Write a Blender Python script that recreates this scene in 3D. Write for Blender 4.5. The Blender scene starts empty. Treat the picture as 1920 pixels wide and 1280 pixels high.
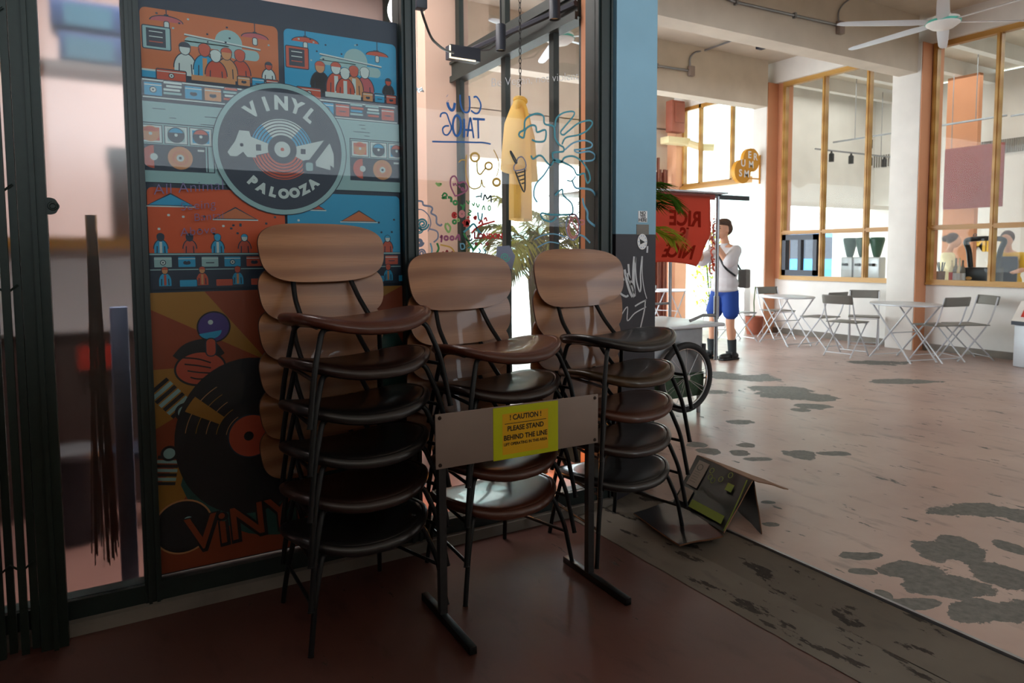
import bpy, bmesh, math, random
from mathutils import Vector, Matrix, noise as mnoise
random.seed(7)
R = math.radians
scn = bpy.context.scene
C = scn.collection

# ------------------------------------------------------------------ camera
EYE = Vector((0, 0, 1.38)); FPX = 1294.41; CY = 563.97
_y, _p, _r = R(30.2134), R(3.9309), R(-0.32668)
FW = Vector((math.sin(_y)*math.cos(_p), math.cos(_y)*math.cos(_p), -math.sin(_p)))
_rt = Vector((math.cos(_y), -math.sin(_y), 0)); _up = _rt.cross(FW)
RT = _rt*math.cos(_r) + _up*math.sin(_r); UP = -_rt*math.sin(_r) + _up*math.cos(_r)
cd = bpy.data.cameras.new('camera'); cam = bpy.data.objects.new('camera', cd); C.objects.link(cam)
cam.matrix_world = Matrix(((RT.x, UP.x, -FW.x, EYE.x), (RT.y, UP.y, -FW.y, EYE.y), (RT.z, UP.z, -FW.z, EYE.z), (0, 0, 0, 1)))
cd.sensor_width = 36; cd.lens = FPX/1920*36; cd.shift_y = (CY-640)/1920
cd.clip_start = .05; cd.clip_end = 300
cd.dof.use_dof = True; cd.dof.focus_distance = 2.9; cd.dof.aperture_fstop = 5.0
scn.camera = cam

# ------------------------------------------------------------------ view, sky, lights
vs = scn.view_settings
vs.view_transform = 'Standard'; vs.look = 'None'; vs.gamma = 1; vs.use_curve_mapping = False; vs.exposure = 0.0
w = bpy.data.worlds.new('sky'); scn.world = w; w.use_nodes = True
bgn = w.node_tree.nodes['Background']; bgn.inputs[0].default_value = (.86, .94, 1, 1); bgn.inputs[1].default_value = 10
scn.cycles.max_bounces = 8; scn.cycles.diffuse_bounces = 4; scn.cycles.transparent_max_bounces = 24
scn.cycles.sample_clamp_indirect = 6; scn.cycles.use_denoising = True
scn.cycles.caustics_reflective = False; scn.cycles.caustics_refractive = False

def area(name, loc, target, sx, sy, power, col=(1, 1, 1), portal=False):
    l = bpy.data.lights.new(name, 'AREA'); l.shape = 'RECTANGLE'; l.size = sx; l.size_y = sy; l.energy = power; l.color = col
    if portal: l.cycles.is_portal = True
    o = bpy.data.objects.new(name, l); C.objects.link(o); o.location = loc
    o.rotation_euler = (Vector(target)-Vector(loc)).to_track_quat('-Z', 'Y').to_euler()
    return o
# daylight openings of the passage
area('end_opening_portal', (5.9, 10.7, 1.6), (5.9, 5, 1.6), 6.6, 3.1, 1, portal=True)
area('side_opening_portal', (10.1, 9.3, 1.3), (5, 9.3, 1.3), 2.1, 2.7, 1, portal=True)
# added area light for daylight from behind, cut low by an added wall
area('rear_fill_light', (2.6, -6.2, 3.05), (2.6, 3.1, 3.05), 12.4, 2.2, 540, (.80, .91, 1))
# cafe ceiling lights, shop fill and ceiling light
area('cafe_ceiling_light', (11.6, 4.4, 4.28), (11.6, 4.4, 0), 2.6, 8.0, 105, (1, .98, .93))
area('shop_front_fill', (-.1, 3.5, 4.05), (-.1, 4.6, 1.0), 1.6, .5, 75, (1, .94, .92))  # added fill, no lamp there: brightens the counter front behind the frosted pane
area('shop_ceiling_light', (1.0, 5.0, 3.9), (1.0, 5.3, 0), 2.0, 2.2, 95, (1, .94, .9))

# ------------------------------------------------------------------ pixel helper (the calibrated camera read backwards onto a plane of the place)
def at(px, py, ax, v):
    d = FW + RT*((px-960)/FPX) - UP*((py-CY)/FPX)
    return EYE + d*((v-EYE[ax])/d[ax])

# ------------------------------------------------------------------ materials
def lin(c):
    return tuple(((x/255)/12.92 if x/255 <= .04045 else ((x/255+.055)/1.055)**2.4) for x in c)
MATS = {}
def mat(name, rgb, rough=.5, metal=0, vary=.0, scale=6, bump=0, emit=0, coat=0, spec=.5, trans=0, sheen=0, stretch=None):
    if name in MATS: return MATS[name]
    m = bpy.data.materials.new(name); m.use_nodes = True; nt = m.node_tree; b = nt.nodes['Principled BSDF']
    c = lin(rgb); b.inputs['Base Color'].default_value = (*c, 1)
    b.inputs['Roughness'].default_value = rough; b.inputs['Metallic'].default_value = metal
    b.inputs['Coat Weight'].default_value = coat; b.inputs['Specular IOR Level'].default_value = spec
    b.inputs['Transmission Weight'].default_value = trans; b.inputs['Sheen Weight'].default_value = sheen
    if vary or bump:
        tc = nt.nodes.new('ShaderNodeTexCoord'); mp = nt.nodes.new('ShaderNodeMapping'); nz = nt.nodes.new('ShaderNodeTexNoise')
        nt.links.new(tc.outputs['Object'], mp.inputs['Vector']); nt.links.new(mp.outputs[0], nz.inputs['Vector'])
        if stretch: mp.inputs['Scale'].default_value = stretch
        nz.inputs['Scale'].default_value = scale; nz.inputs['Detail'].default_value = 5
        if vary:
            cr = nt.nodes.new('ShaderNodeValToRGB')
            cr.color_ramp.elements[0].position = .3; cr.color_ramp.elements[1].position = .7
            cr.color_ramp.elements[0].color = (*[x*(1-vary) for x in c], 1); cr.color_ramp.elements[1].color = (*[min(1, x*(1+vary)) for x in c], 1)
            nt.links.new(nz.outputs['Fac'], cr.inputs[0]); nt.links.new(cr.outputs[0], b.inputs['Base Color'])
        if bump:
            bp = nt.nodes.new('ShaderNodeBump'); bp.inputs['Strength'].default_value = bump; bp.inputs['Distance'].default_value = .01
            nt.links.new(nz.outputs['Fac'], bp.inputs['Height']); nt.links.new(bp.outputs[0], b.inputs['Normal'])
    if emit:
        b.inputs['Emission Color'].default_value = (*c, 1); b.inputs['Emission Strength'].default_value = emit
    MATS[name] = m; return m

def glass_mat(name, tint=(1, 1, 1), refl=1.0, rough=0.0):
    m = bpy.data.materials.new(name); m.use_nodes = True; nt = m.node_tree; nt.nodes.clear()
    o = nt.nodes.new('ShaderNodeOutputMaterial'); mx = nt.nodes.new('ShaderNodeMixShader'); t = nt.nodes.new('ShaderNodeBsdfTransparent')
    g = nt.nodes.new('ShaderNodeBsdfGlossy'); f = nt.nodes.new('ShaderNodeFresnel'); f.inputs[0].default_value = 1.5
    t.inputs[0].default_value = (*tint, 1); g.inputs['Roughness'].default_value = rough; g.inputs['Color'].default_value = (refl, refl, refl, 1)
    ge = nt.nodes.new('ShaderNodeNewGeometry'); mr = nt.nodes.new('ShaderNodeMapRange'); mr.inputs['To Min'].default_value = 1.5; mr.inputs['To Max'].default_value = 1/1.5
    nt.links.new(ge.outputs['Backfacing'], mr.inputs[0]); nt.links.new(mr.outputs[0], f.inputs[0])
    nt.links.new(f.outputs[0], mx.inputs[0]); nt.links.new(t.outputs[0], mx.inputs[1]); nt.links.new(g.outputs[0], mx.inputs[2]); nt.links.new(mx.outputs[0], o.inputs[0])
    MATS[name] = m; return m
def frosted_mat(name):
    m = bpy.data.materials.new(name); m.use_nodes = True; nt = m.node_tree; nt.nodes.clear()
    o = nt.nodes.new('ShaderNodeOutputMaterial'); r = nt.nodes.new('ShaderNodeBsdfRefraction'); r.inputs['IOR'].default_value = 1.12; r.inputs['Roughness'].default_value = .28
    r.inputs['Color'].default_value = (.95, .95, .95, 1)
    g = nt.nodes.new('ShaderNodeBsdfGlossy'); g.inputs['Roughness'].default_value = .2
    mx = nt.nodes.new('ShaderNodeMixShader'); mx.inputs[0].default_value = .04
    nt.links.new(r.outputs[0], mx.inputs[1]); nt.links.new(g.outputs[0], mx.inputs[2]); nt.links.new(mx.outputs[0], o.inputs[0])
    MATS[name] = m; return m
def cloth_mat(name, rgb, tr=.5):
    m = bpy.data.materials.new(name); m.use_nodes = True; nt = m.node_tree; nt.nodes.clear()
    o = nt.nodes.new('ShaderNodeOutputMaterial'); d = nt.nodes.new('ShaderNodeBsdfDiffuse'); t = nt.nodes.new('ShaderNodeBsdfTranslucent'); mx = nt.nodes.new('ShaderNodeMixShader')
    mx.inputs[0].default_value = tr
    for n in (d, t): n.inputs[0].default_value = (*lin(rgb), 1)
    nt.links.new(d.outputs[0], mx.inputs[1]); nt.links.new(t.outputs[0], mx.inputs[2]); nt.links.new(mx.outputs[0], o.inputs[0])
    MATS[name] = m; return m
def wood_mat(name, rgb, rgb2, sc=(3, 3, 40), rough=.45, dist=3.0, coat=0):
    m = bpy.data.materials.new(name); m.use_nodes = True; nt = m.node_tree; b = nt.nodes['Principled BSDF']
    tc = nt.nodes.new('ShaderNodeTexCoord'); oi = nt.nodes.new('ShaderNodeObjectInfo'); mp = nt.nodes.new('ShaderNodeMapping'); mp.inputs['Scale'].default_value = sc
    ad = nt.nodes.new('ShaderNodeVectorMath'); ad.operation = 'ADD'
    sca = nt.nodes.new('ShaderNodeMath'); sca.operation = 'MULTIPLY'; sca.inputs[1].default_value = 7
    nt.links.new(oi.outputs['Random'], sca.inputs[0])
    nt.links.new(tc.outputs['Object'], ad.inputs[0]); nt.links.new(sca.outputs[0], ad.inputs[1]); nt.links.new(ad.outputs[0], mp.inputs[0])
    wv = nt.nodes.new('ShaderNodeTexWave'); wv.bands_direction = 'Z'; wv.inputs['Scale'].default_value = .35; wv.inputs['Distortion'].default_value = dist
    wv.inputs['Detail'].default_value = 2; wv.inputs['Detail Scale'].default_value = .8
    nz = nt.nodes.new('ShaderNodeTexNoise'); nz.inputs['Scale'].default_value = 4; nz.inputs['Detail'].default_value = 8
    mp2 = nt.nodes.new('ShaderNodeMapping'); mp2.inputs['Scale'].default_value = (2, 2, 60); nt.links.new(ad.outputs[0], mp2.inputs[0])
    nt.links.new(mp.outputs[0], wv.inputs[0]); nt.links.new(mp2.outputs[0], nz.inputs[0])
    mx = nt.nodes.new('ShaderNodeMath'); mx.operation = 'MULTIPLY'; nt.links.new(wv.outputs['Fac'], mx.inputs[0]); nt.links.new(nz.outputs['Fac'], mx.inputs[1])
    cr = nt.nodes.new('ShaderNodeValToRGB'); cr.color_ramp.elements[0].position = .02; cr.color_ramp.elements[1].position = .45
    cr.color_ramp.elements[0].color = (*lin(rgb2), 1); cr.color_ramp.elements[1].color = (*lin(rgb), 1)
    nt.links.new(mx.outputs[0], cr.inputs[0]); nt.links.new(cr.outputs[0], b.inputs['Base Color']); b.inputs['Roughness'].default_value = rough; b.inputs['Coat Weight'].default_value = coat
    MATS[name] = m; return m

M = MATS
glass_mat('clear_glass'); glass_mat('shop_glass', (.97, .98, .98), .22); glass_mat('cafe_glass', (.98, 1, .99), .16); frosted_mat('frosted_film')
mat('frame_dark', (26, 40, 38), .45, 0, .12, 20)
mat('gate_green', (22, 36, 30), .5, .2, .15, 30)
mat('black_steel', (22, 26, 29), .38, .3, .1, 40)
mat('grey_steel', (60, 62, 64), .45, .5, .1, 30)
mat('chrome', (205, 210, 215), .22, 1)
mat('galv', (150, 152, 156), .4, .8, .12, 8)
mat('white_paint', (232, 228, 222), .75, 0, .05, 3, .05)
mat('grey_plaster', (210, 198, 182), .85, 0, .08, 2.2, .15)
mat('lower_wall', (236, 234, 230), .8, 0, .08, 1.6, .1)
mat('kerb', (128, 122, 114), .85, 0, .2, 5, .2)
mat('terracotta_wall', (206, 142, 104), .7, 0, .06, 2, .05)
mat('peach_orange', (232, 176, 140), .7, 0, .05, 2); mat('peach_wall', (232, 196, 176), .7, 0, .05, 2)
mat('shop_pink', (222, 200, 194), .8, 0, .05, 2)
mat('shop_ceiling', (196, 134, 92), .8, 0, .06, 2)
mat('pillar_blue', (134, 176, 196), .55, 0, .07, 2.5, .12)
mat('pillar_black', (44, 42, 50), .5, 0, .1, 4, .1)
wood_mat('ochre_frame', (196, 152, 84), (176, 128, 62), (3, 3, 3), .4, 1)
wood_mat('ply', (168, 116, 78), (136, 88, 56), (1.2, 1.2, 9), .36, 9, .2)
mat('ply_edge', (70, 44, 28), .5)
for n, c in dict(leather_brown=(84, 42, 27), leather_dark=(40, 25, 21), leather_black=(26, 25, 26), leather_olive=(66, 48, 28), leather_rust=(80, 42, 28)).items():
    mat(n, c, .34, 0, .12, 9, .08, 0, .3)
mat('sign_grey', (150, 134, 126), .5, 0, .05, 5)
mat('bolt', (70, 60, 56), .4, .8)
mat('label_lime', (206, 214, 10), .45, 0, .06, 6)
mat('label_amber', (240, 186, 20), .5)
mat('ink', (26, 24, 22), .5)
mat('white_ink', (214, 216, 220), .6)
mat('black_card', (16, 17, 19), .3, 0, .1, 10, .1, 0, .2, .35)
mat('card_brown', (120, 84, 58), .8, 0, .1, 20)
mat('lime_print', (120, 140, 20), .5)
mat('slate', (120, 118, 114), .5, .0, .08, 10)
mat('chair_white', (206, 210, 216), .4, .3)
mat('seat_grey', (118, 116, 110), .5)
mat('pot', (150, 82, 60), .8, 0, .1, 8)
mat('soil', (50, 36, 26), .95)
mat('leaf', (62, 96, 30), .45, 0, .3, 5); M['leaf'].node_tree.nodes['Principled BSDF'].inputs['Subsurface Weight'].default_value = 0
cloth_mat('leaf_thin', (176, 190, 70), .6); cloth_mat('leaf_dark', (78, 116, 40), .45)
cloth_mat('banner_red', (212, 104, 84), .6); cloth_mat('banner_ink', (140, 36, 24), .2)
cloth_mat('shirt_yellow', (255, 232, 160), .6)
cloth_mat('tee_white', (226, 224, 228), .15)
mat('shorts_blue', (24, 66, 150), .8); mat('shorts_dark', (24, 28, 44), .8)
mat('skin', (214, 160, 130), .5); mat('hair_brown', (74, 50, 36), .6, 0, .3, 40); mat('sock', (44, 52, 56), .9); mat('shoe', (20, 22, 24), .6)
mat('tyre', (30, 30, 32), .7); mat('brown_gate', (120, 62, 44), .55, 0, .12, 8)
mat('red_box', (160, 92, 74), .6, 0, .08, 6)
mat('sign_mustard', (214, 150, 40), .5); mat('cream', (240, 226, 180), .6)
mat('oxblood', (132, 52, 40), .6, 0, .08, 3); mat('dark_box', (38, 44, 58), .45)
mat('paper_white', (240, 240, 240), .6)
mat('tan', (206, 160, 96), .6); mat('yellow', (226, 176, 40), .5); mat('truck_blue', (60, 130, 190), .4); mat('truck_white', (240, 244, 246), .4)
mat('facade', (214, 222, 214), .8, 0, .06, 1); mat('street', (190, 192, 190), .8, 0, .08, 1); mat('straw_brown', (150, 96, 70), .8); mat('teal', (90, 190, 170), .6); mat('counter_shade', (74, 56, 52), .6); mat('glass_pale', (176, 206, 200), .5)
mat('red_hot', (200, 50, 34), .5)

# ------------------------------------------------------------------ mesh builder
class MB:
    def __init__(s): s.v = []; s.f = []; s.m = []; s.sm = []
    def add(s, vs, fs, mi=0, smooth=False):
        n = len(s.v); s.v += [tuple(v) for v in vs]
        for f in fs: s.f.append(tuple(n+i for i in f)); s.m.append(mi); s.sm.append(smooth)
        return s
    def box(s, a, b, mi=0, mx=None):
        x0, y0, z0 = a; x1, y1, z1 = b
        vs = [Vector(p) for p in ((x0, y0, z0), (x1, y0, z0), (x1, y1, z0), (x0, y1, z0), (x0, y0, z1), (x1, y0, z1), (x1, y1, z1), (x0, y1, z1))]
        if mx is not None: vs = [mx @ v for v in vs]
        return s.add(vs, [(3, 2, 1, 0), (4, 5, 6, 7), (0, 1, 5, 4), (1, 2, 6, 5), (2, 3, 7, 6), (3, 0, 4, 7)], mi)
    def bevbox(s, a, b, r=.01, mi=0, mx=None, seg=2):
        bm = bmesh.new(); bmesh.ops.create_cube(bm, size=1)
        for v in bm.verts: v.co = Vector(((a[i]+b[i])/2+v.co[i]*(b[i]-a[i]) for i in range(3)))
        bmesh.ops.bevel(bm, geom=bm.edges[:], offset=r, segments=seg, affect='EDGES', profile=.5)
        bm.verts.index_update(); vs = [v.co.copy() for v in bm.verts]
        if mx is not None: vs = [mx @ v for v in vs]
        s.add(vs, [tuple(v.index for v in f.verts) for f in bm.faces], mi, True); bm.free(); return s
    def tube(s, pts, r, mi=0, n=8, cap=True, fillet=0, closed=False):
        pts = [Vector(p) for p in pts]
        if fillet and len(pts) > 2:
            q = [pts[0]]
            for i in range(1, len(pts)-1):
                a, b, c = pts[i-1], pts[i], pts[i+1]; d1 = (a-b); d2 = (c-b); t = min(fillet, d1.length*.45, d2.length*.45)
                p1 = b+d1.normalized()*t; p2 = b+d2.normalized()*t
                for k in range(6): u = k/5; q.append(p1*(1-u)**2+b*2*u*(1-u)+p2*u*u)
            q.append(pts[-1]); pts = q
        rs = r if isinstance(r, (list, tuple)) else [r]*len(pts)
        if len(rs) != len(pts): rs = [rs[0]+(rs[-1]-rs[0])*i/(len(pts)-1) for i in range(len(pts))]
        t0 = (pts[1]-pts[0]).normalized(); nrm = t0.orthogonal().normalized(); vs = []
        N = len(pts)
        for i, p in enumerate(pts):
            if closed: t = (pts[(i+1) % N]-pts[i-1]).normalized()
            else: t = (pts[min(i+1, N-1)]-pts[max(i-1, 0)]).normalized()
            nrm = (nrm-t*nrm.dot(t)).normalized(); bn = t.cross(nrm)
            for k in range(n): a = 2*math.pi*k/n; vs.append(p+(nrm*math.cos(a)+bn*math.sin(a))*rs[i])
        fs = []
        for i in range(N if closed else N-1):
            j = (i+1) % N
            for k in range(n): k2 = (k+1) % n; fs.append((i*n+k, i*n+k2, j*n+k2, j*n+k))
        if cap and not closed: fs.append(tuple(range(n))[::-1]); fs.append(tuple((N-1)*n+k for k in range(n)))
        return s.add(vs, fs, mi, True)
    def lathe(s, prof, c=(0, 0, 0), n=24, mi=0, mx=None, sx=1, sy=1):
        vs = []; c = Vector(c)
        for r, z in prof:
            for k in range(n): a = 2*math.pi*k/n; vs.append(Vector((r*math.cos(a)*sx, r*math.sin(a)*sy, z)))
        vs = [(mx @ v if mx is not None else v)+c for v in vs]; fs = []
        for i in range(len(prof)-1):
            for k in range(n): k2 = (k+1) % n; fs.append((i*n+k, i*n+k2, (i+1)*n+k2, (i+1)*n+k))
        if prof[0][0] > 1e-6: fs.append(tuple(range(n))[::-1])
        if prof[-1][0] > 1e-6: fs.append(tuple((len(prof)-1)*n+k for k in range(n)))
        return s.add(vs, fs, mi, True)
    def ell(s, c, r, mi=0, n=16, mx=None):
        prof = [(math.sin(math.pi*i/(n//2)), -math.cos(math.pi*i/(n//2))) for i in range(n//2+1)]
        m = Matrix.Diagonal((r[0], r[1], r[2], 1)); m = (mx @ m) if mx is not None else m
        return s.lathe([(max(a, 0.0), b) for a, b in prof], c, n, mi, m)
    def prism(s, pts, d, mi=0, smooth=False):
        n = len(pts); d = Vector(d); pts = [Vector(p) for p in pts]
        vs = pts+[p+d for p in pts]; fs = [tuple(range(n))[::-1], tuple(range(n, 2*n))]+[(i, (i+1) % n, n+(i+1) % n, n+i) for i in range(n)]
        return s.add(vs, fs, mi, smooth)
    def build(s, name, mats, parent=None, label=None, bevel=0):
        me = bpy.data.meshes.new(name); me.from_pydata(s.v, [], s.f)
        if isinstance(mats, str): mats = [mats]
        for m in mats: me.materials.append(MATS[m])
        me.polygons.foreach_set('material_index', s.m); me.polygons.foreach_set('use_smooth', s.sm); me.update()
        try: me.set_sharp_from_angle(angle=R(40))
        except Exception: pass
        o = bpy.data.objects.new(name, me); C.objects.link(o)
        if parent: o.parent = parent
        if label: o['label'] = label
        if bevel:
            b = o.modifiers.new('bevel', 'BEVEL'); b.width = bevel; b.segments = 2; b.limit_method = 'ANGLE'
        return o
def tag(o, label=None, cat=None, group=None, kind=None):
    if label: o['label'] = label
    if cat: o['category'] = cat
    if group: o['group'] = group
    if kind: o['kind'] = kind
    return o
def thing(name, label, cat, loc=(0, 0, 0), rz=0, group=None):
    o = bpy.data.objects.new(name, None); C.objects.link(o); o.location = loc; o.rotation_euler = (0, 0, rz); o.empty_display_size = .1
    return tag(o, label, cat, group)
def struct(name, mb, mats, label=None, parent=None):
    o = mb.build(name, mats, parent)
    if label: o['label'] = label
    if not parent: o['kind'] = 'structure'
    return o
def kids(o): return [c for c in C.objects if c.parent == o]
def dup(o, parent=None, loc=None, rz=None, label=None):
    c = o.copy(); C.objects.link(c)
    if parent: c.parent = parent
    for k in kids(o): dup(k, c)
    if loc is not None: c.location = loc
    if rz is not None: c.rotation_euler = (0, 0, rz)
    if label: c['label'] = label
    return c
def text_mesh(s, size, extrude=.0005, bold=0, align='CENTER', shear=0, spacing=1):
    cu = bpy.data.curves.new('lettering', 'FONT'); cu.body = s; cu.size = size; cu.extrude = extrude; cu.offset = bold; cu.align_x = align; cu.shear = shear; cu.space_character = spacing
    o = bpy.data.objects.new('lettering', cu); C.objects.link(o)
    dg = bpy.context.evaluated_depsgraph_get(); me = bpy.data.meshes.new_from_object(o.evaluated_get(dg))
    C.objects.unlink(o); bpy.data.objects.remove(o); return me
def text_into(mb, s, size, o, ex, ey, mi=0, bold=0, align='CENTER', th=.0006, spacing=1, sx=1):
    """letters laid on the plane with origin o and axes ex, ey"""
    me = text_mesh(s, size, th, bold, align, 0, spacing); ex = Vector(ex); ey = Vector(ey); ez = ex.cross(ey); o = Vector(o)
    mb.add([o+ex*v.co.x*sx+ey*v.co.y+ez*v.co.z for v in me.vertices], [tuple(p.vertices) for p in me.polygons], mi); bpy.data.meshes.remove(me)
# ribbon of ink lying on a plane: points in world, plane normal n, offset by layer
def ribbon(mb, pts, w, n, mi=0, layer=0):
    pts = [Vector(p) for p in pts]; n = Vector(n).normalized()
    # smooth (Catmull-Rom)
    if len(pts) > 2:
        q = []
        for i in range(len(pts)-1):
            p0 = pts[max(i-1, 0)]; p1 = pts[i]; p2 = pts[i+1]; p3 = pts[min(i+2, len(pts)-1)]
            for k in range(5):
                t = k/5; q.append(.5*((2*p1)+(p2-p0)*t+(2*p0-5*p1+4*p2-p3)*t*t+(3*p1-p0-3*p2+p3)*t**3))
        q.append(pts[-1]); pts = q
    L = []; Rr = []
    for i, p in enumerate(pts):
        t = (pts[min(i+1, len(pts)-1)]-pts[max(i-1, 0)]).normalized(); s = t.cross(n).normalized()*w/2
        L.append(p+s+n*layer); Rr.append(p-s+n*layer)
    k = len(pts); mb.add(L+Rr, [(i, i+1, k+i+1, k+i) for i in range(k-1)], mi)

# ------------------------------------------------------------------ floors
def floor_mat(name, base, base2, patch, ells, rough=.42, chips=.5, dark=None):
    m = bpy.data.materials.new(name); m.use_nodes = True; nt = m.node_tree; b = nt.nodes['Principled BSDF']; N = nt.nodes.new; K = nt.links.new
    ge = N('ShaderNodeNewGeometry')
    def noise(sc, det=6, st=None, rough_=.6):
        n = N('ShaderNodeTexNoise'); n.inputs['Scale'].default_value = sc; n.inputs['Detail'].default_value = det; n.inputs['Roughness'].default_value = rough_
        if st:
            mp = N('ShaderNodeMapping'); mp.inputs['Scale'].default_value = st; mp.inputs['Rotation'].default_value = (0, 0, R(30)); K(ge.outputs['Position'], mp.inputs[0]); K(mp.outputs[0], n.inputs[0])
        else: K(ge.outputs['Position'], n.inputs[0])
        return n
    def ramp(src, a, b_, ca=(0, 0, 0, 1), cb=(1, 1, 1, 1)):
        r = N('ShaderNodeValToRGB'); r.color_ramp.elements[0].position = a; r.color_ramp.elements[1].position = b_
        r.color_ramp.elements[0].color = ca; r.color_ramp.elements[1].color = cb; K(src, r.inputs[0]); return r.outputs[0]
    def mix(f, a, c):
        x = N('ShaderNodeMix'); x.data_type = 'RGBA'
        if isinstance(f, float): x.inputs[0].default_value = f
        else: K(f, x.inputs[0])
        for s_, i in ((a, 6), (c, 7)):
            if isinstance(s_, tuple): x.inputs[i].default_value = (*lin(s_), 1)
            else: K(s_, x.inputs[i])
        return x.outputs[2]
    n1 = noise(.9, 5); col = mix(ramp(n1.outputs['Fac'], .35, .65), base, base2)
    n2 = noise(9, 8, (1, .35, 1)); col = mix(ramp(n2.outputs['Fac'], .56, .72), col, tuple(int(x*.72) for x in base))
    # small chips and scuffs
    n3 = noise(7, 9, (1.6, .55, 1), .65); chip = ramp(n3.outputs['Fac'], .66-.04*chips, .675-.04*chips)
    last = None
    if ells:
        nd = noise(3.2, 7, None, .62); sb = N('ShaderNodeVectorMath'); sb.operation = 'SUBTRACT'; K(nd.outputs['Color'], sb.inputs[0]); sb.inputs[1].default_value = (.5, .5, .5)
        rot = N('ShaderNodeVectorRotate'); rot.rotation_type = 'Z_AXIS'; rot.inputs['Angle'].default_value = _y; K(ge.outputs['Position'], rot.inputs['Vector'])
        for (cx, cy, rx, ry) in ells:
            cu = cx*math.cos(_y)-cy*math.sin(_y); cv = cx*math.sin(_y)+cy*math.cos(_y)
            a = N('ShaderNodeVectorMath'); a.operation = 'MULTIPLY_ADD'; K(rot.outputs[0], a.inputs[0]); a.inputs[1].default_value = (1/rx, 1/ry, 0); a.inputs[2].default_value = (-cu/rx, -cv/ry, 0)
            a2 = N('ShaderNodeVectorMath'); a2.operation = 'MULTIPLY_ADD'; K(sb.outputs[0], a2.inputs[0]); a2.inputs[1].default_value = (2.6, 2.6, 0); K(a.outputs[0], a2.inputs[2])
            ln = N('ShaderNodeVectorMath'); ln.operation = 'LENGTH'; K(a2.outputs[0], ln.inputs[0])
            if last is None: last = ln.outputs['Value']
            else:
                mn = N('ShaderNodeMath'); mn.operation = 'MINIMUM'; K(last, mn.inputs[0]); K(ln.outputs['Value'], mn.inputs[1]); last = mn.outputs[0]
        pm = ramp(last, .97, 1.0, (1, 1, 1, 1), (0, 0, 0, 1))
        mm = N('ShaderNodeMath'); mm.operation = 'MAXIMUM'; K(pm, mm.inputs[0]); K(chip, mm.inputs[1]); chip = mm.outputs[0]
    n4 = noise(30, 4); pc = mix(ramp(n4.outputs['Fac'], .35, .65), patch, tuple(int(x*.78) for x in patch))
    col = mix(chip, col, pc); K(col, b.inputs['Base Color'])
    n5 = noise(2.5, 6); rr = N('ShaderNodeMapRange'); rr.inputs['To Min'].default_value = rough-.1; rr.inputs['To Max'].default_value = rough+.16; K(n5.outputs['Fac'], rr.inputs[0])
    ra = N('ShaderNodeMath'); ra.operation = 'MULTIPLY_ADD'; K(chip, ra.inputs[0]); ra.inputs[1].default_value = .25; K(rr.outputs[0], ra.inputs[2]); K(ra.outputs[0], b.inputs['Roughness'])
    bp = N('ShaderNodeBump'); bp.inputs['Strength'].default_value = .35; bp.inputs['Distance'].default_value = .004
    hs = N('ShaderNodeMath'); hs.operation = 'SUBTRACT'; K(n5.outputs['Fac'], hs.inputs[0]); K(chip, hs.inputs[1]); K(hs.outputs[0], bp.inputs['Height']); K(bp.outputs[0], b.inputs['Normal'])
    b.inputs['Specular IOR Level'].default_value = .5
    MATS[name] = m
ells = []
for px, py, rx, ry in ((1470, 735, 62, 11), (1520, 745, 50, 7), (1525, 762, 34, 5), (1400, 707, 60, 6), (1340, 735, 30, 4), (1395, 792, 26, 4), (1502, 852, 30, 9), (1500, 768, 20, 3), (1390, 848, 18, 5), (1420, 860, 20, 4),
                       (1560, 850, 30, 4), (1400, 833, 20, 4), (1835, 958, 70, 14), (1900, 965, 50, 12), (1790, 1035, 62, 24), (1720, 1070, 60, 16), (1770, 1100, 80, 22), (1880, 1080, 60, 18), (1850, 1150, 80, 22), (1610, 1040, 44, 7), (1625, 1072, 28, 6),
                       (1450, 983, 18, 4), (1440, 941, 14, 3), (1330, 845, 22, 6), (1305, 832, 18, 5), (1345, 700, 30, 3), (1905, 1030, 30, 14), (1640, 680, 60, 4), (1700, 715, 70, 4), (1950, 1150, 60, 30), (1690, 1130, 60, 10), (1655, 1112, 14, 8)):
    c = at(px, py, 2, 0); e = at(px+rx, py, 2, 0); n_ = at(px, py-ry, 2, 0)
    ells.append((c.x, c.y, (e-c).length, (n_-c).length))
floor_mat('floor_passage', (182, 156, 144), (164, 136, 126), (110, 109, 104), ells, .31, .75)
floor_mat('floor_left', (94, 58, 50), (78, 50, 44), (70, 60, 54), [], .42, .2)
floor_mat('floor_strip', (112, 106, 96), (92, 84, 74), (56, 50, 44), [], .6, 1.6)
floor_mat('floor_shop', (150, 112, 102), (138, 100, 92), (120, 80, 70), [], .3, 0)

b = MB(); b.box((2.62, -8, -.3), (9.87, 10.5, 0)); struct('floor', b, 'floor_passage')
b = MB(); b.box((-4, -8, -.4), (2.13, 3.04, -.07)); struct('floor', b, 'floor_left')
b = MB(); b.box((-4, 3.16, -.3), (2.62, 7.3, 0)); struct('floor', b, 'floor_shop')
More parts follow.
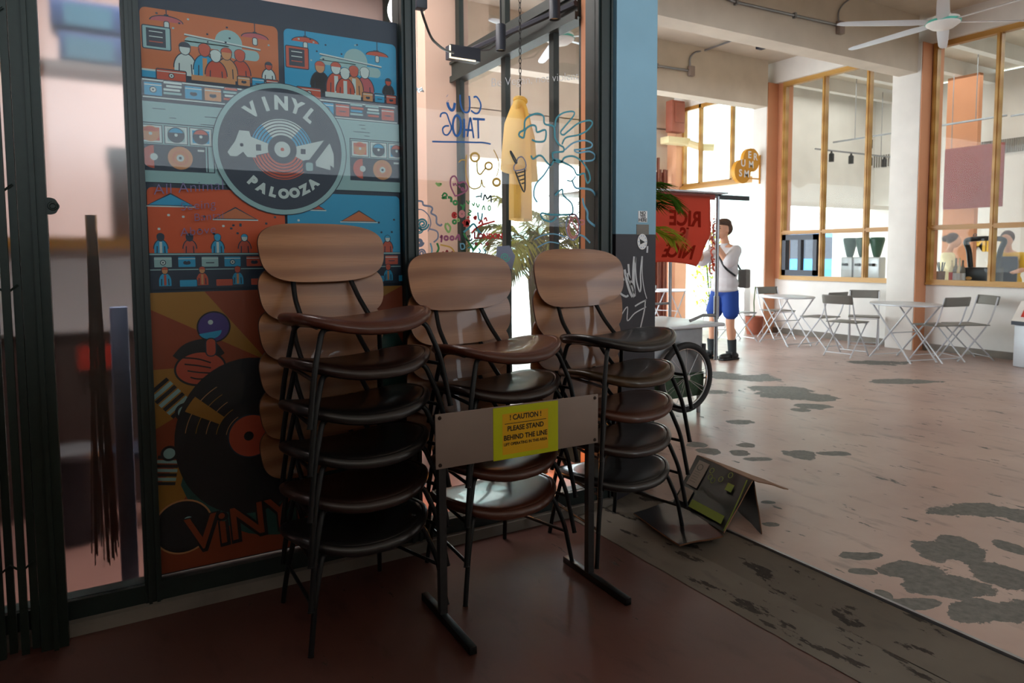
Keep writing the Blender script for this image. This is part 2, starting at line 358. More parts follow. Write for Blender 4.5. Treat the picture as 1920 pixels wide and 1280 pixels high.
# worn threshold strip: sloping concrete in two pieces with a joint
b = MB(); Y0, Y1 = -8, 3.05
random.seed(3)
def jag(y): return .012*mnoise.noise(Vector((y*3, 1.3, 0)))+.006*mnoise.noise(Vector((y*11, 4, 0)))
ys = [Y0+(Y1-Y0)*i/220 for i in range(221)]
for (xa, za, xb, zb) in ((2.13, -.068, 2.36, -.052), (2.375, -.06, 2.60, -.006)):
    vs_ = []
    for y in ys: vs_ += [(xa+jag(y), y, za), (xb+jag(y+7)*.8, y, zb)]
    b.add(vs_, [(2*i, 2*i+1, 2*i+3, 2*i+2) for i in range(220)])
b.box((2.10, Y0, -.3), (2.64, Y1, -.075))
struct('trim_1', b, 'floor_strip')
b = MB(); b.box((2.608, -8, -.05), (2.622, 3.05, .003)); struct('trim_2', b, 'galv')
# ground outside
b = MB(); b.box((-30, 10.5, -.3), (60, 60, -.02)); b.box((9.87, 8.0, -.3), (60, 10.5, -.021)); struct('ground', b, 'street')

# ------------------------------------------------------------------ shell
b = MB(); b.box((-4, -8, 4.55), (13.8, 10.7, 4.8)); struct('ceiling', b, 'grey_plaster')
def beam(y, x0=2.45, x1=9.605, nm='beam'):
    b = MB(); b.box((x0, y, 3.8), (x1, y+.26, 4.56)); return struct(nm, b, 'grey_plaster', None)
for i, y in enumerate((3.02, 5.49, 7.97, 10.45)):
    o = beam(y, 2.45, 9.6 if y < 9 else 9.9); o.name = 'trim_%d' % (3+i)
# longitudinal band above the cafe windows
b = MB(); b.box((9.78, -8, 4.2), (10.12, 8.22, 4.56)); struct('trim_7', b, 'white_paint')
# right wall: low wall, kerb
b = MB(); b.box((9.87, -8, 0), (10.12, 7.97, .925)); b.box((9.87, -8, .925), (10.12, 2.55, 4.2)); struct('wall_right', b, 'lower_wall')
b = MB(); b.box((9.83, -8, 0), (9.88, 5.42, .09)); b.box((9.83, 5.85, 0), (9.88, 7.97, .09)); struct('baseboard_right', b, 'kerb')
# columns (white painted, terracotta flank)
for k, (y0, y1) in enumerate(((5.43, 5.84), (7.97, 8.27))):
    b = MB(); b.bevbox((9.6, y0+.012, 0), (10.14, y1, 4.2), .012); b.box((9.6, y0+.012, 4.19), (9.9, y1, 3.8 if False else 4.2))
    c_ = b.build('column', 'white_paint'); tag(c_, ('white column with a terracotta side between the two large cafe windows', 'white column at the far end of the cafe windows, beside the hanging mustard sign')[k], 'column', 'columns along the cafe wall')
    b = MB(); b.box((9.612, y0, 0), (10.13, y0+.012, 4.2)); b.build('painted_side', 'terracotta_wall', c_, 'terracotta painted side')
# end wall around the opening to the street
b = MB(); b.box((2.6, 10.45, 3.0), (9.9, 10.7, 3.82)); b.box((2.6, 10.45, 0), (3.3, 10.7, 3.0)); b.box((9.55, 10.46, 0), (10.1, 10.69, 2.999)); struct('wall_back', b, 'grey_plaster')
b = MB(); b.box((9.68, 10.2, 0), (9.98, 10.5, 4.2)); c_ = b.build('column', 'peach_orange'); tag(c_, 'peach orange corner column behind the folded brown gate', 'column')
# shop shell
b = MB(); b.box((-4, 7.2, 0), (2.75, 7.4, 4.5)); struct('wall_shop_back', b, 'shop_pink')
b = MB(); b.box((-4.0, -8, -.3), (-3.9, 7.3, 4.55)); struct('wall_left', b, 'shop_pink')
b = MB(); b.box((-4, 3.2, 4.3), (2.6, 7.2, 4.4)); 
for y in (4.3, 5.6, 6.9): b.box((-4, y, 4.1), (2.6, y+.2, 4.3))
struct('ceiling_shop', b, 'shop_ceiling')
b = MB(); b.box((-4, 3.06, 3.9), (2.45, 3.2, 4.56)); struct('wall_front', b, 'frame_dark')
# unseen back wall of the covered area, shut to keep sky light out
b = MB(); b.box((-4, -6.6, -.1), (10.1, -6.4, 4.56)); struct('wall_behind', b, 'grey_plaster')
b = MB(); b.box((-3.9, -1.15, -.08), (4.3, -.95, 2.2)); struct('wall_light_blocker', b, 'grey_plaster')  # added unseen wall, blocks the rear light so the low front stays dark

# ------------------------------------------------------------------ pillar with graffiti
b = MB(); b.box((2.449, 3.05, 1.485), (2.742, 3.27, 4.55)); pil = struct('wall_pillar', b, 'pillar_blue', 'square pillar painted light blue above and black below, with white graffiti')
b = MB(); b.box((2.449, 3.05, -.1), (2.742, 3.27, 1.485)); b.build('painted_base', 'pillar_black', pil, 'black painted lower part')
PN = (0, -1, 0)
def crop(ox, oy, sx, sy=None, ax=1, v=3.1):
    sy = sy or sx
    return lambda pts: [at(ox+x/sx, oy+y/sy, ax, v) for x, y in pts]
g = MB(); T = crop(1050, 380, 6.4, None, 1, 3.0485)
for pts, wd in (([(668, 655), (672, 720), (700, 790), (740, 870), (765, 935)], .014), ([(640, 775), (645, 850), (660, 940), (690, 1020), (730, 1090), (790, 1125), (820, 1110)], .012), ([(775, 800), (800, 940), (840, 1070), (870, 1130)], .016), ([(820, 735), (830, 860), (860, 1000), (900, 1100)], .013), ([(800, 850), (850, 960), (885, 1060)], .02), ([(895, 645), (885, 760), (880, 900), (890, 1100), (895, 1130)], .02), ([(905, 650), (905, 800), (920, 950), (955, 1065), (970, 1000), (965, 850), (985, 640)], .01), ([(990, 640), (985, 780), (990, 900), (1010, 1040), (1040, 1150)], .006), ([(1050, 520), (1045, 600)], .012), ([(625, 700), (632, 745)], .01), ([(595, 760), (605, 835)], .006)):
    ribbon(g, T(pts), wd, PN, 0, .0005)
T2 = crop(1120, 350, 4.264, None, 1, 3.0485)
for pts, wd in (([(150, 1135), (185, 1040), (240, 960), (240, 1070), (300, 1010), (390, 960)], .007), ([(385, 900), (375, 990), (345, 1125)], .009), ([(300, 955), (340, 930), (390, 905)], .009)):
    ribbon(g, T2(pts), wd, PN, 0, .0005)
g.build('graffiti', 'white_ink', pil, 'silvery white graffiti scrawl')
g = MB(); c0 = at(1205, 406, 1, 3.0485); g.box((c0.x-.033, 3.047, c0.z-.032), (c0.x+.033, 3.05, c0.z+.032), 0)
for k, s_ in enumerate(('NO', 'YES', 'HERE')): text_into(g, s_, .026, (c0.x, 3.0465, c0.z+.012-k*.02), (1, 0, 0), (0, 0, 1), 1, .0006)
tag(g.build('sticker', ['paper_white', 'ink']), 'small white sticker with black scribbled letters on the blue pillar', 'sticker')
g = MB(); c0 = at(1205, 430, 1, 3.0485); g.box((c0.x-.045, 3.047, c0.z-.03), (c0.x+.045, 3.05, c0.z+.028), 0)
for k in range(3): ribbon(g, [(c0.x-.04+.01*i, 3.0465, c0.z-.018+.018*k+.006*math.sin(i*2+k)) for i in range(9)], .004, PN, 1)
tag(g.build('sticker', ['kerb', 'slate']), 'faded grey patterned sticker just above the black paint on the pillar', 'sticker')
g = MB(); c0 = at(1204, 453, 1, 3.0485); g.lathe([(.0, 0), (.036, 0), (.036, .002), (0, .002)], (c0.x, 3.0485, c0.z), 24, 0, Matrix.Rotation(R(90), 4, 'X'), 1, 1.25)
g.prism([(c0.x-.02, 3.046, c0.z+.016), (c0.x-.016, 3.046, c0.z-.016), (c0.x+.02, 3.046, c0.z-.002)], (0, .0006, 0), 1)
for k in range(10):
    a = 2*math.pi*k/10; g.box((c0.x+.027*math.cos(a)-.002, 3.0455, c0.z+.034*math.sin(a)-.002), (c0.x+.027*math.cos(a)+.002, 3.047, c0.z+.034*math.sin(a)+.003), 2)
tag(g.build('sticker', ['paper_white', 'ink', 'truck_blue']), 'round white sticker with a dark arrow at the top of the black paint', 'sticker')

# ------------------------------------------------------------------ storefront
b = MB()
for x0, x1 in ((.074, .135), (1.206, 1.277), (2.34, 2.44)):
    b.box((x0, 3.07, -.05), (x1, 3.19, 3.92)); b.box((x0+.012, 3.055, -.05), (x0+.024, 3.07, 3.92)); b.box((x1-.02, 3.06, -.05), (x1-.008, 3.07, 3.92))
for x0, x1 in ((.135, 1.206), (1.277, 2.34), (-.6, .074)):
    b.box((x0, 3.075, -.02), (x1, 3.17, .055)); b.box((x0, 3.075, 3.0), (x1, 3.17, 3.08))
fr = struct('window_1', b, 'frame_dark', 'dark green storefront frame')
b = MB(); b.box((-.9, 3.04, -.1), (2.449, 3.2, -.018)); struct('trim_8', b, 'kerb')
b = MB(); b.box((.135, 3.098, .055), (1.206, 3.106, 3.0)); pg = b.build('pane', 'shop_glass', fr, 'glass pane in front of the colourful poster')
b = MB(); b.box((1.277, 3.098, .055), (2.34, 3.106, 3.0)); wg = b.build('pane', 'shop_glass', fr, 'glass pane covered in marker doodles')
b = MB(); b.box((-.6, 3.098, .055), (.074, 3.104, 3.0)); b.build('pane', 'frosted_film', fr, 'frosted ribbed pane left of the poster')
b = MB(); b.box((-4, 3.07, -.07), (-.6, 3.2, 3.92)); struct('wall_front_left', b, 'frame_dark')

# side wall of the shop (glass towards the passage)
b = MB()
b.box((2.6, 3.27, 0), (2.74, 3.59, 4.5), 0)
struct('wall_side', b, 'terracotta_wall')
b = MB(); b.box((2.34, 5.43, 0), (2.74, 5.78, 4.5)); tag(b.build('column', 'peach_wall'), 'tan column inside the shop, left of the glass side wall', 'column')
b = MB()
for y0, y1 in ((3.59, 3.64), (3.93, 3.985), (4.58, 4.645), (5.36, 5.43), (5.78, 5.84), (6.5, 6.55), (7.12, 7.2)): b.box((2.62, y0, .02), (2.665, y1, 4.3))
b.box((2.58, 3.6, 2.85), (2.7, 5.43, 3.06)); b.box((2.56, 3.6, 2.83), (2.58, 5.43, 2.88)); b.box((2.56, 3.6, 2.98), (2.58, 5.43, 3.0)); b.box((2.6, 3.6, 0), (2.7, 5.43, .1)); b.box((2.58, 5.78, 2.85), (2.7, 7.2, 3.06)); b.box((2.6, 5.78, 0), (2.7, 7.2, .1))
fs = struct('window_2', b, 'frame_dark', 'dark side window frame of the shop')
b = MB(); b.box((2.64, 3.6, .1), (2.645, 5.43, 4.3)); b.box((2.64, 5.78, .1), (2.645, 7.2, 4.3)); b.build('pane', 'clear_glass', fs)
b = MB(); b.tube([(2.585, 3.42, 0), (2.585, 3.42, 4.2)], .016, 0, 10); b.tube([(2.585, 3.42, 1.9), (2.585, 3.42, 1.93)], .022, 0, 10); b.box((2.572, 3.38, 1.9), (2.6, 3.46, 1.92)); tag(b.build('wall_pipe', 'grey_steel'), 'vertical grey pipe fixed to the terracotta wall strip inside the window', 'pipe')

# ------------------------------------------------------------------ cafe windows
def cafe_window(nm, y0, y1, mull, lab):
    b = MB(); X0, X1 = 9.84, 9.93
    b.box((X0, y0, .925), (X1, y1, .985)); b.box((X0-.02, y0, .915), (X0, y1, .94)); b.box((X0, y0, 4.13), (X1, y1, 4.2)); b.box((X0, y0, 1.67), (X1, y1, 1.735))
    b.box((X0-.015, y0, 1.69), (X0, y1, 1.715))
    for y in [y0, y1-.055]+[m_-.028 for m_ in mull]:
        b.box((X0+.002, y, .985), (X1-.002, y+.056, 4.13)); b.box((X0-.014, y+.016, .985), (X0+.002, y+.04, 4.13))
    f = struct(nm, b, 'ochre_frame', lab)
    b = MB(); b.box((9.885, y0+.05, .98), (9.89, y1-.05, 4.13)); b.build('pane', 'cafe_glass', f)
    return f
w1 = cafe_window('window_3', 5.84, 7.86, (7.09, 6.35), 'ochre framed cafe window with a dark serving hatch')
w2 = cafe_window('window_4', 2.55, 5.42, (4.61, 3.7), 'ochre framed cafe window nearest the camera')
b = MB(); b.box((9.86, 7.86, .925), (10.1, 7.98, 4.2)); struct('trim_9', b, 'terracotta_wall')
# dark sliding hatch
b = MB()
Y0, Y1, Z0, Z1 = 7.14, 7.80, .99, 1.665
for a, c_ in (((9.82, Y0, Z0), (9.92, Y1, Z0+.09)), ((9.82, Y0, Z1-.09), (9.92, Y1, Z1)), ((9.82, Y0, Z0), (9.92, Y0+.07, Z1)), ((9.82, Y1-.07, Z0), (9.92, Y1, Z1)), ((9.83, 7.44, Z0), (9.91, 7.50, Z1))): b.box(a, c_)
h = b.build('serving_hatch', 'dark_box'); tag(h, 'dark blue-black sliding serving hatch in the cafe window', 'hatch')
# cafe interior shell
b = MB(); b.box((13.6, -2, 0), (13.8, 9.5, 4.5)); struct('wall_cafe_back', b, 'white_paint')
b = MB(); b.box((10.12, 8.6, 2.25), (13.8, 8.7, 4.5)); b.box((10.12, -2, 0), (13.8, -1.9, 4.5)); struct('wall_cafe_side', b, 'white_paint')
b = MB(); b.box((10.12, -2, -.3), (13.8, 8.7, 0)); struct('floor', b, 'lower_wall')
b = MB()
for y in (1.0, 1.9, 2.8, 3.7, 4.6, 5.5, 6.4, 7.3, 8.2): b.box((10.12, y, 4.32), (13.6, y+.12, 4.55))
struct('trim_10', b, 'white_paint')
b = MB(); b.box((10.12, 8.2, 2.2), (13.7, 8.24, 2.28)); struct('trim_11', b, 'white_paint')
b = MB(); b.box((10.2, 3.2, 0), (10.75, 7.0, .95)); tag(b.build('cafe_counter', 'white_paint'), 'white counter behind the cafe windows', 'counter')
# upper windows past column 2
b = MB()
for y in (8.27, 8.94, 9.72, 10.16): b.box((9.84, y, 2.7), (9.92, y+.05, 4.2))
b.box((9.84, 8.27, 2.64), (9.93, 10.2, 2.72)); b.box((9.84, 8.27, 4.13), (9.93, 10.2, 4.2)); b.box((9.78, 8.27, 2.6), (10.1, 10.2, 2.66), 0)
f = struct('window_5', b, 'ochre_frame', 'ochre framed upper window above the side opening')
b = MB(); b.box((9.885, 8.3, 2.7), (9.89, 10.2, 4.15)); b.build('pane', 'cafe_glass', f)
b = MB(); b.box((9.85, 8.22, 4.2), (10.1, 10.5, 4.56)); struct('trim_12', b, 'white_paint')

# ------------------------------------------------------------------ poster behind the glass
for n, c in dict(p_navy=(38, 54, 72), p_cyan=(40, 160, 204), p_orange=(200, 112, 66), p_pale=(150, 190, 190), p_red=(196, 84, 60), p_tan=(206, 146, 96), p_white=(200, 218, 214), p_mauve=(190, 96, 100), p_gold=(226, 160, 40), p_deep=(214, 84, 30), p_teal=(40, 120, 112), p_black=(26, 28, 34), p_purple=(76, 60, 130), p_deep_shade=(150, 66, 34), p_gold_shade=(168, 118, 42), p_teal_shade=(40, 88, 82)).items():
    mat(n, c, .55)
PM = ['p_navy', 'p_cyan', 'p_orange', 'p_pale', 'p_red', 'p_tan', 'p_white', 'p_mauve', 'p_gold', 'p_deep', 'p_teal', 'p_black', 'p_purple', 'p_deep_shade', 'p_gold_shade', 'p_teal_shade']
NAVY, CYAN, ORG, PALE, RED, TAN, WHT, MAU, GOLD, DEEP, TEAL, BLK, PUR = range(13)
PY = 3.125
class Art:
    def __init__(s): s.b = MB(); s.k = 0
    def poly(s, pts, c):
        s.k += 1; y = PY-.00002*s.k; s.b.add([(p[0], y, p[1]) for p in pts], [tuple(range(len(pts)))], c)
    def rect(s, x0, z0, x1, z1, c, r=0, out=0):
        if out: s.rect(x0-out, z0-out, x1+out, z1+out, NAVY, r+out if r else 0)
        if not r: return s.poly([(x0, z0), (x1, z0), (x1, z1), (x0, z1)], c)
        pts = []
        for cx, cz, a0 in ((x1-r, z0+r, -90), (x1-r, z1-r, 0), (x0+r, z1-r, 90), (x0+r, z0+r, 180)):
            for k in range(5): a = R(a0+22.5*k); pts.append((cx+r*math.cos(a), cz+r*math.sin(a)))
        s.poly(pts, c)
    def disc(s, x, z, rx, c, rz=None, a0=0, a1=360, out=0, n=36):
        rz = rz or rx
        if out: s.disc(x, z, rx+out, NAVY, rz+out, a0, a1, 0, n)
        pts = [(x+rx*math.cos(R(a0+(a1-a0)*k/n)), z+rz*math.sin(R(a0+(a1-a0)*k/n))) for k in range(n+(0 if a1-a0 == 360 else 1))]
        s.poly(pts, c)
    def ring(s, x, z, r0, r1, c, a0=0, a1=360, n=48):
        s.k += 1; y = PY-.00002*s.k; vs = []
        for k in range(n+1):
            a = R(a0+(a1-a0)*k/n)
            for r in (r0, r1): vs.append((x+r*math.cos(a), y, z+r*math.sin(a)))
        s.b.add(vs, [(2*i, 2*i+1, 2*i+3, 2*i+2) for i in range(n)], c)
    def line(s, pts, w, c):
        s.k += 1; ribbon(s.b, [(p[0], PY-.00002*s.k, p[1]) for p in pts], w, PN, c)
    def seg(s, x0, z0, x1, z1, w, c):
        d = Vector((x1-x0, z1-z0)).normalized()*w/2; s.poly([(x0+d.y, z0-d.x), (x1+d.y, z1-d.x), (x1-d.y, z1+d.x), (x0-d.y, z0+d.x)], c)
    def text(s, t, x, z, size, c, rot=0, bold=0, sx=1):
        s.k += 3; a = R(rot); text_into(s.b, t, size, (x, PY-.00002*s.k-.0006, z), (math.cos(a), 0, math.sin(a)), (-math.sin(a), 0, math.cos(a)), c, bold, 'CENTER', .0003, 1, sx)
def pz(px, py): p = at(px, py, 1, PY); return p.x, p.z
A = Art()
PX0, PX1, PZ0, PZ1 = .136, 1.205, .062, 2.455
A.rect(PX0, PZ0, PX1, PZ1, NAVY)
mid = pz(527, 100)[0]
rnd = random.Random(11)
def person_icon(x, z, h, head, body, hat=None, back=False):
    w_ = h*.42
    A.disc(x, z, w_, body, h*.62, 0, 180, .004, 14); A.rect(x-w_, z-h*.35, x+w_, z+.001, body, 0, 0)
    if not back: A.rect(x-w_*.2, z-h*.3, x+w_*.2, z+h*.5, rnd.choice((WHT, TAN, RED)))
    A.disc(x, z+h*.82, h*.2, head, h*.25, 0, 360, .003, 14)
    A.disc(x, z+h*.88, h*.22, hat if hat is not None else NAVY, h*.2, 0, 180, .002, 12)
    A.seg(x-w_*.6, z-h*.3, x-w_*.55, z+h*.2, .004, NAVY); A.seg(x+w_*.6, z-h*.3, x+w_*.55, z+h*.2, .004, NAVY)
def lamp_icon(x, z, w_, c, ztop):
    A.seg(x, z, x, ztop, .004, NAVY); A.rect(x-.008, z+w_*.26, x+.008, z+w_*.5, NAVY)
    A.disc(x, z, w_, c, w_*.36, 0, 180, .004, 16); A.rect(x-.008, z-.028, x+.008, z, WHT, .006, .003)
def stack(x0, z0, w_, n, cols):
    for k in range(n): A.rect(x0+rnd.uniform(-.006, .006), z0+k*.014, x0+w_+rnd.uniform(-.006, .006), z0+k*.014+.009, rnd.choice(cols), .002, .002)
def crate(x0, z0, w_, h_, c, kind=0):
    A.rect(x0, z0, x0+w_, z0+h_, c, .003, .004); A.rect(x0, z0+h_*.78, x0+w_, z0+h_*.86, WHT)
    if kind == 0: A.disc(x0+w_/2, z0+h_*.45, min(w_, h_)*.2, WHT, None, 0, 360, .003, 14); A.disc(x0+w_/2, z0+h_*.45, min(w_, h_)*.08, NAVY, n=10)
    elif kind == 1: A.disc(x0+w_*.4, z0+h_*.42, w_*.12, NAVY, n=10); A.disc(x0+w_*.6, z0+h_*.42, w_*.12, NAVY, n=10); A.poly([(x0+w_*.28, z0+h_*.42), (x0+w_*.5, z0+h_*.2), (x0+w_*.72, z0+h_*.42)], NAVY)
    else: A.rect(x0+w_*.25, z0+h_*.35, x0+w_*.75, z0+h_*.45, NAVY)
def shop_scene(x0, x1, z0, z1, bg, alt):
    """busy record shop scene: hanging lamps, speech cloud, customers, crates"""
    A.rect(x0, z0, x1, z1, bg, .022)
    W = x1-x0; H = z1-z0
    A.disc(x0+W*.62, z1-H*.27, H*.15, PALE, n=24); A.rect(x0+W*.3, z1-H*.36, x0+W*.62, z1-H*.26, PALE, .02); A.rect(x0+W*.62, z1-H*.44, x0+W*.85, z1-H*.32, PALE, .02)
    for fx, fz, fw in ((.18, .13, .11), (.82, .17, .1), ): lamp_icon(x0+W*fx, z1-H*fz, W*fw, MAU if bg == ORG else RED, z1)
    A.seg(x0+W*.3, z1-H*.24, x0+W*.86, z1-H*.30, .008, WHT); A.seg(x0+W*.3, z1-H*.25, x0+W*.86, z1-H*.31, .003, NAVY)
    for k in range(12): A.rect(*(lambda a, c_: (a, c_, a+.008, c_+.007))(x0+W*rnd.uniform(.05, .95), z1-H*rnd.uniform(.05, .34)), rnd.choice((NAVY, NAVY, PALE)), .002)
    A.rect(x0+.008, z1-H*.44, x0+W*.2, z1-H*.2, PALE if bg == ORG else RED, .004, .004); A.rect(x0+.02, z1-H*.42, x0+W*.17, z1-H*.22, NAVY)
    for k in range(3): A.rect(x0+.03, z1-H*(.26+.055*k), x0+W*.15, z1-H*(.25+.055*k), (WHT, WHT, RED)[k])
    cols = (WHT, CYAN, RED, TAN) if bg == ORG else (BLK, RED, MAU, TAN)
    zz = z0+H*.36
    for k, (fx, hh) in enumerate(((.30, .2), (.44, .21), (.70, .2), (.60, .2), (.92, .13))): person_icon(x0+W*fx, zz+H*.02, H*hh*1.35, rnd.choice((TAN, RED, WHT)), cols[k % 4], rnd.choice((NAVY, WHT, RED)), k % 2 == 0)
    person_icon(x0+W*.52, zz-H*.02, H*.27, WHT, RED, WHT)
    A.rect(x0, z0, x1, z0+H*.3, NAVY)
    A.rect(x0, zz-H*.05, x0+W*.24, zz-H*.03, WHT); A.rect(x0, zz-H*.12, x0+W*.1, zz-H*.05, CYAN)
    crate(x0+W*.1, zz-H*.13, W*.2, H*.11, RED, 0)
    A.rect(x0+W*.34, zz-H*.1, x0+W*.66, zz-H*.04, alt); 
    for k, (fx, c_) in enumerate(((.68, TAN), (.79, CYAN), (.9, RED))): crate(x0+W*fx, zz-H*.1, W*.09, H*.1, c_, 1+k % 2)
    A.rect(x0, z0+H*.205, x1-W*.02, z0+H*.22, WHT)
    for k in range(7):
        xx = x0+W*(.01+.14*k)
        if k in (1, 4, 5): stack(xx, z0+H*.07, W*.11, 4, (WHT, RED, CYAN, PALE))
        else: crate(xx, z0+H*.045, W*.12, H*.14, rnd.choice((RED, CYAN, TAN)), rnd.randint(0, 2))
    A.rect(x0, z0+H*.015, x1, z0+H*.03, WHT)
zt = pz(400, 30)[1]-.005; zb = pz(400, 197)[1]
shop_scene(PX0+.005, mid-.012, zb, zt, ORG, TAN)
zt2 = zt; shop_scene(mid+.012, PX1-.008, zb-.012, zt2, CYAN, WHT)
# pale band with record shelves
z1_ = pz(300, 192)[1]; z0_ = pz(300, 342)[1]
A.rect(PX0, z0_, PX1, z1_, PALE)
for k in range(9):
    xx = PX0+.02+rnd.uniform(0, .22) if k % 2 else PX1-.24+rnd.uniform(0, .15); A.rect(xx, z1_-.02-.008*k, xx+rnd.uniform(.02, .08), z1_-.017-.008*k, NAVY)
def shelf(x0, x1):
    zt_, zb_ = z1_-.085, z0_+.05
    A.rect(x0, zb_, x1, zt_, PALE, 0, .004); zm = (zt_+zb_)/2+.01
    W = (x1-x0)/3
    for k in range(3):
        A.rect(x0+W*k+.006, zm+.006, x0+W*(k+1)-.006, zt_-.008, WHT, 0, .003); A.rect(x0+W*k+.014, zm+.014, x0+W*(k+1)-.014, zt_-.016, (RED, PALE, CYAN)[k])
        A.disc(x0+W*(k+.5), (zm+zt_)/2, W*.34, (TAN, NAVY, NAVY)[k], n=20); A.disc(x0+W*(k+.5), (zm+zt_)/2, W*.30, (RED, CYAN, RED)[k], None, 20, 160, n=14); A.disc(x0+W*(k+.5), (zm+zt_)/2, W*.07, WHT, n=10)
    A.rect(x0, zb_, x1-.03, zm, NAVY)
    A.disc(x0+.055, (zm+zb_)/2, .045, RED, None, 90, 270, n=20); A.disc(x0+.055, (zm+zb_)/2, .014, WHT, n=12)
    A.disc(x0+.15, (zm+zb_)/2, .046, TAN, n=24, out=.002); A.ring(x0+.15, (zm+zb_)/2, .024, .027, RED); A.disc(x0+.15, (zm+zb_)/2, .014, WHT, n=12); A.disc(x0+.15, (zm+zb_)/2, .006, NAVY, n=8)
    A.rect(x1-.025, zb_, x1-.02, zm, NAVY); A.rect(x1-.06, zm-.02, x1-.035, zm-.012, WHT)
shelf(PX0-.02, PX0+.255); shelf(PX1-.235, PX1+.03)
# lower pair of scenes
zt = z0_-.02; zb2 = pz(400, 540)[1]
def low_scene(x0, x1, bg, c2):
    A.rect(x0, zb2, x1, zt, bg, .02)
    W = x1-x0; H = zt-zb2
    for fx, fz, c_ in ((.16, .18, CYAN if bg == DEEP else RED), (.62, .3, ORG)):
        A.poly([(x0+W*(fx-.17), zt-H*fz), (x0+W*(fx+.17), zt-H*fz), (x0+W*fx, zt-H*(fz-.13))], NAVY); A.poly([(x0+W*(fx-.15), zt-H*fz+.004), (x0+W*(fx+.15), zt-H*fz+.004), (x0+W*fx, zt-H*(fz-.115))], c_); A.rect(x0+W*(fx-.17), zt-H*fz-.004, x0+W*(fx+.17), zt-H*fz+.001, WHT)
    for k in range(16): A.rect(*(lambda a, c_: (a, c_, a+.01, c_+.009))(x0+W*rnd.uniform(.05, .95), zt-H*rnd.uniform(.25, .5)), rnd.choice((NAVY, WHT, NAVY)), .003)
    for k in range(5): person_icon(x0+W*(.08+.2*k), zt-H*.6, H*.14, rnd.choice((WHT, NAVY, CYAN)), rnd.choice((CYAN, RED, WHT)), rnd.choice((NAVY, CYAN)), k % 2 == 1)
    A.rect(x0, zb2, x1, zt-H*.64, NAVY); A.rect(x0, zt-H*.66, x1, zt-H*.645, PALE)
    for k in range(6): crate(x0+W*(.03+.165*k), zt-H*.78, W*.12, H*.1, rnd.choice((RED, TAN, CYAN, PALE)), k % 3)
    A.rect(x0, zt-H*.81, x1, zt-H*.80, PALE)
    for k in range(4): person_icon(x0+W*(.1+.26*k), zt-H*.92, H*.13, rnd.choice((RED, TAN)), rnd.choice((CYAN, RED)), RED, False)
    for k in range(4): A.rect(x0+W*(.2+.26*k), zb2+.01, x0+W*(.32+.26*k), zb2+H*.09, rnd.choice((RED, CYAN)), .003, .003)
low_scene(PX0+.004, mid-.005, DEEP, CYAN); low_scene(mid+.005, PX1-.006, CYAN, RED)
# comic panel at the bottom
zc = zb2-.012
for n_ in ('p_deep', 'p_gold', 'p_teal'): pass
D0, G0, T0 = DEEP, GOLD, TEAL; DEEP, GOLD, TEAL = 13, 14, 15  # darker deep, gold and teal: shade of the lower poster put into print
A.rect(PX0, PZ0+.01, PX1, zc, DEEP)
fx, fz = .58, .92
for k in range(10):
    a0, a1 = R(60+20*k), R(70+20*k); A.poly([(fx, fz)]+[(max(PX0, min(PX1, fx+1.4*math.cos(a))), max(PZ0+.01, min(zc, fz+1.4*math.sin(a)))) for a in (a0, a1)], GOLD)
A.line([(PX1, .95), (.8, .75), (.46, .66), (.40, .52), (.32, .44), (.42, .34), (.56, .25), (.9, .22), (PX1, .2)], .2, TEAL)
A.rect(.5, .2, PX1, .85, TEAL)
cx, cz = pz(400, 612); A.disc(cx, cz, .066, BLK, n=32); A.disc(cx, cz, .06, PUR, n=32); A.disc(cx-.015, cz-.015, .045, CYAN, .035, 200, 360); A.disc(cx-.012, cz+.02, .01, WHT)
hx, hz = pz(380, 680); A.line([(hx-.09, hz+.02), (hx-.05, hz+.06), (hx+.02, hz+.07), (hx+.06, hz+.02)], .06, BLK); A.disc(hx-.01, hz-.02, .1, BLK, .075); A.disc(hx-.01, hz-.02, .092, RED, .066)
for k in range(4): A.line([(hx-.08+.01*k, hz+.03-.028*k), (hx-.02, hz+.02-.028*k), (hx+.03, hz-.0-.022*k)], .006, BLK)
A.rect(hx+.015, hz+.03, hx+.05, hz+.1, RED, .016, .005)
def mic(px_, py_, s_, rot):
    x, z = pz(px_, py_); 
    for k in range(7): a = R(rot); q = (k-3)*.018*s_; A.seg(x+q*math.cos(a)-.04*s_*math.sin(a), z+q*math.sin(a)+.04*s_*math.cos(a), x+q*math.cos(a)+.04*s_*math.sin(a), z+q*math.sin(a)-.04*s_*math.cos(a), .013*s_, (BLK, PALE)[k % 2])
    A.disc(x+.07*s_*math.cos(R(rot)), z+.07*s_*math.sin(R(rot)), .032*s_, BLK); A.disc(x+.07*s_*math.cos(R(rot)), z+.07*s_*math.sin(R(rot)), .022*s_, PALE)
mic(318, 745, 1.2, -50); mic(312, 880, 1.0, 80)
vx, vz = pz(470, 815); A.disc(vx, vz, .30, BLK, .34, n=48); 
for k in range(5): A.ring(vx, vz, .10+.04*k, .103+.04*k, GOLD if k % 2 else TAN, 120, 170, 16)
A.ring(vx, vz, .14, .29, GOLD, 138, 152, 10); A.disc(vx, vz, .09, RED, out=.006)
A.disc(vx-.01, vz, .02, BLK)
lx, lz = pz(343, 985); A.disc(lx, lz, .115, TAN); A.disc(lx, lz, .108, BLK); A.disc(lx+.02, lz+.02, .02, PALE)
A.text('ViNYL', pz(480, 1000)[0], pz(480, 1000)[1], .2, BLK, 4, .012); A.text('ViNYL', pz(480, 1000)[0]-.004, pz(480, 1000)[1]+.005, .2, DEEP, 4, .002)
poster = A.b.build('poster', PM); tag(poster, 'large poster of cartoon record shop scenes standing behind the glass', 'poster')
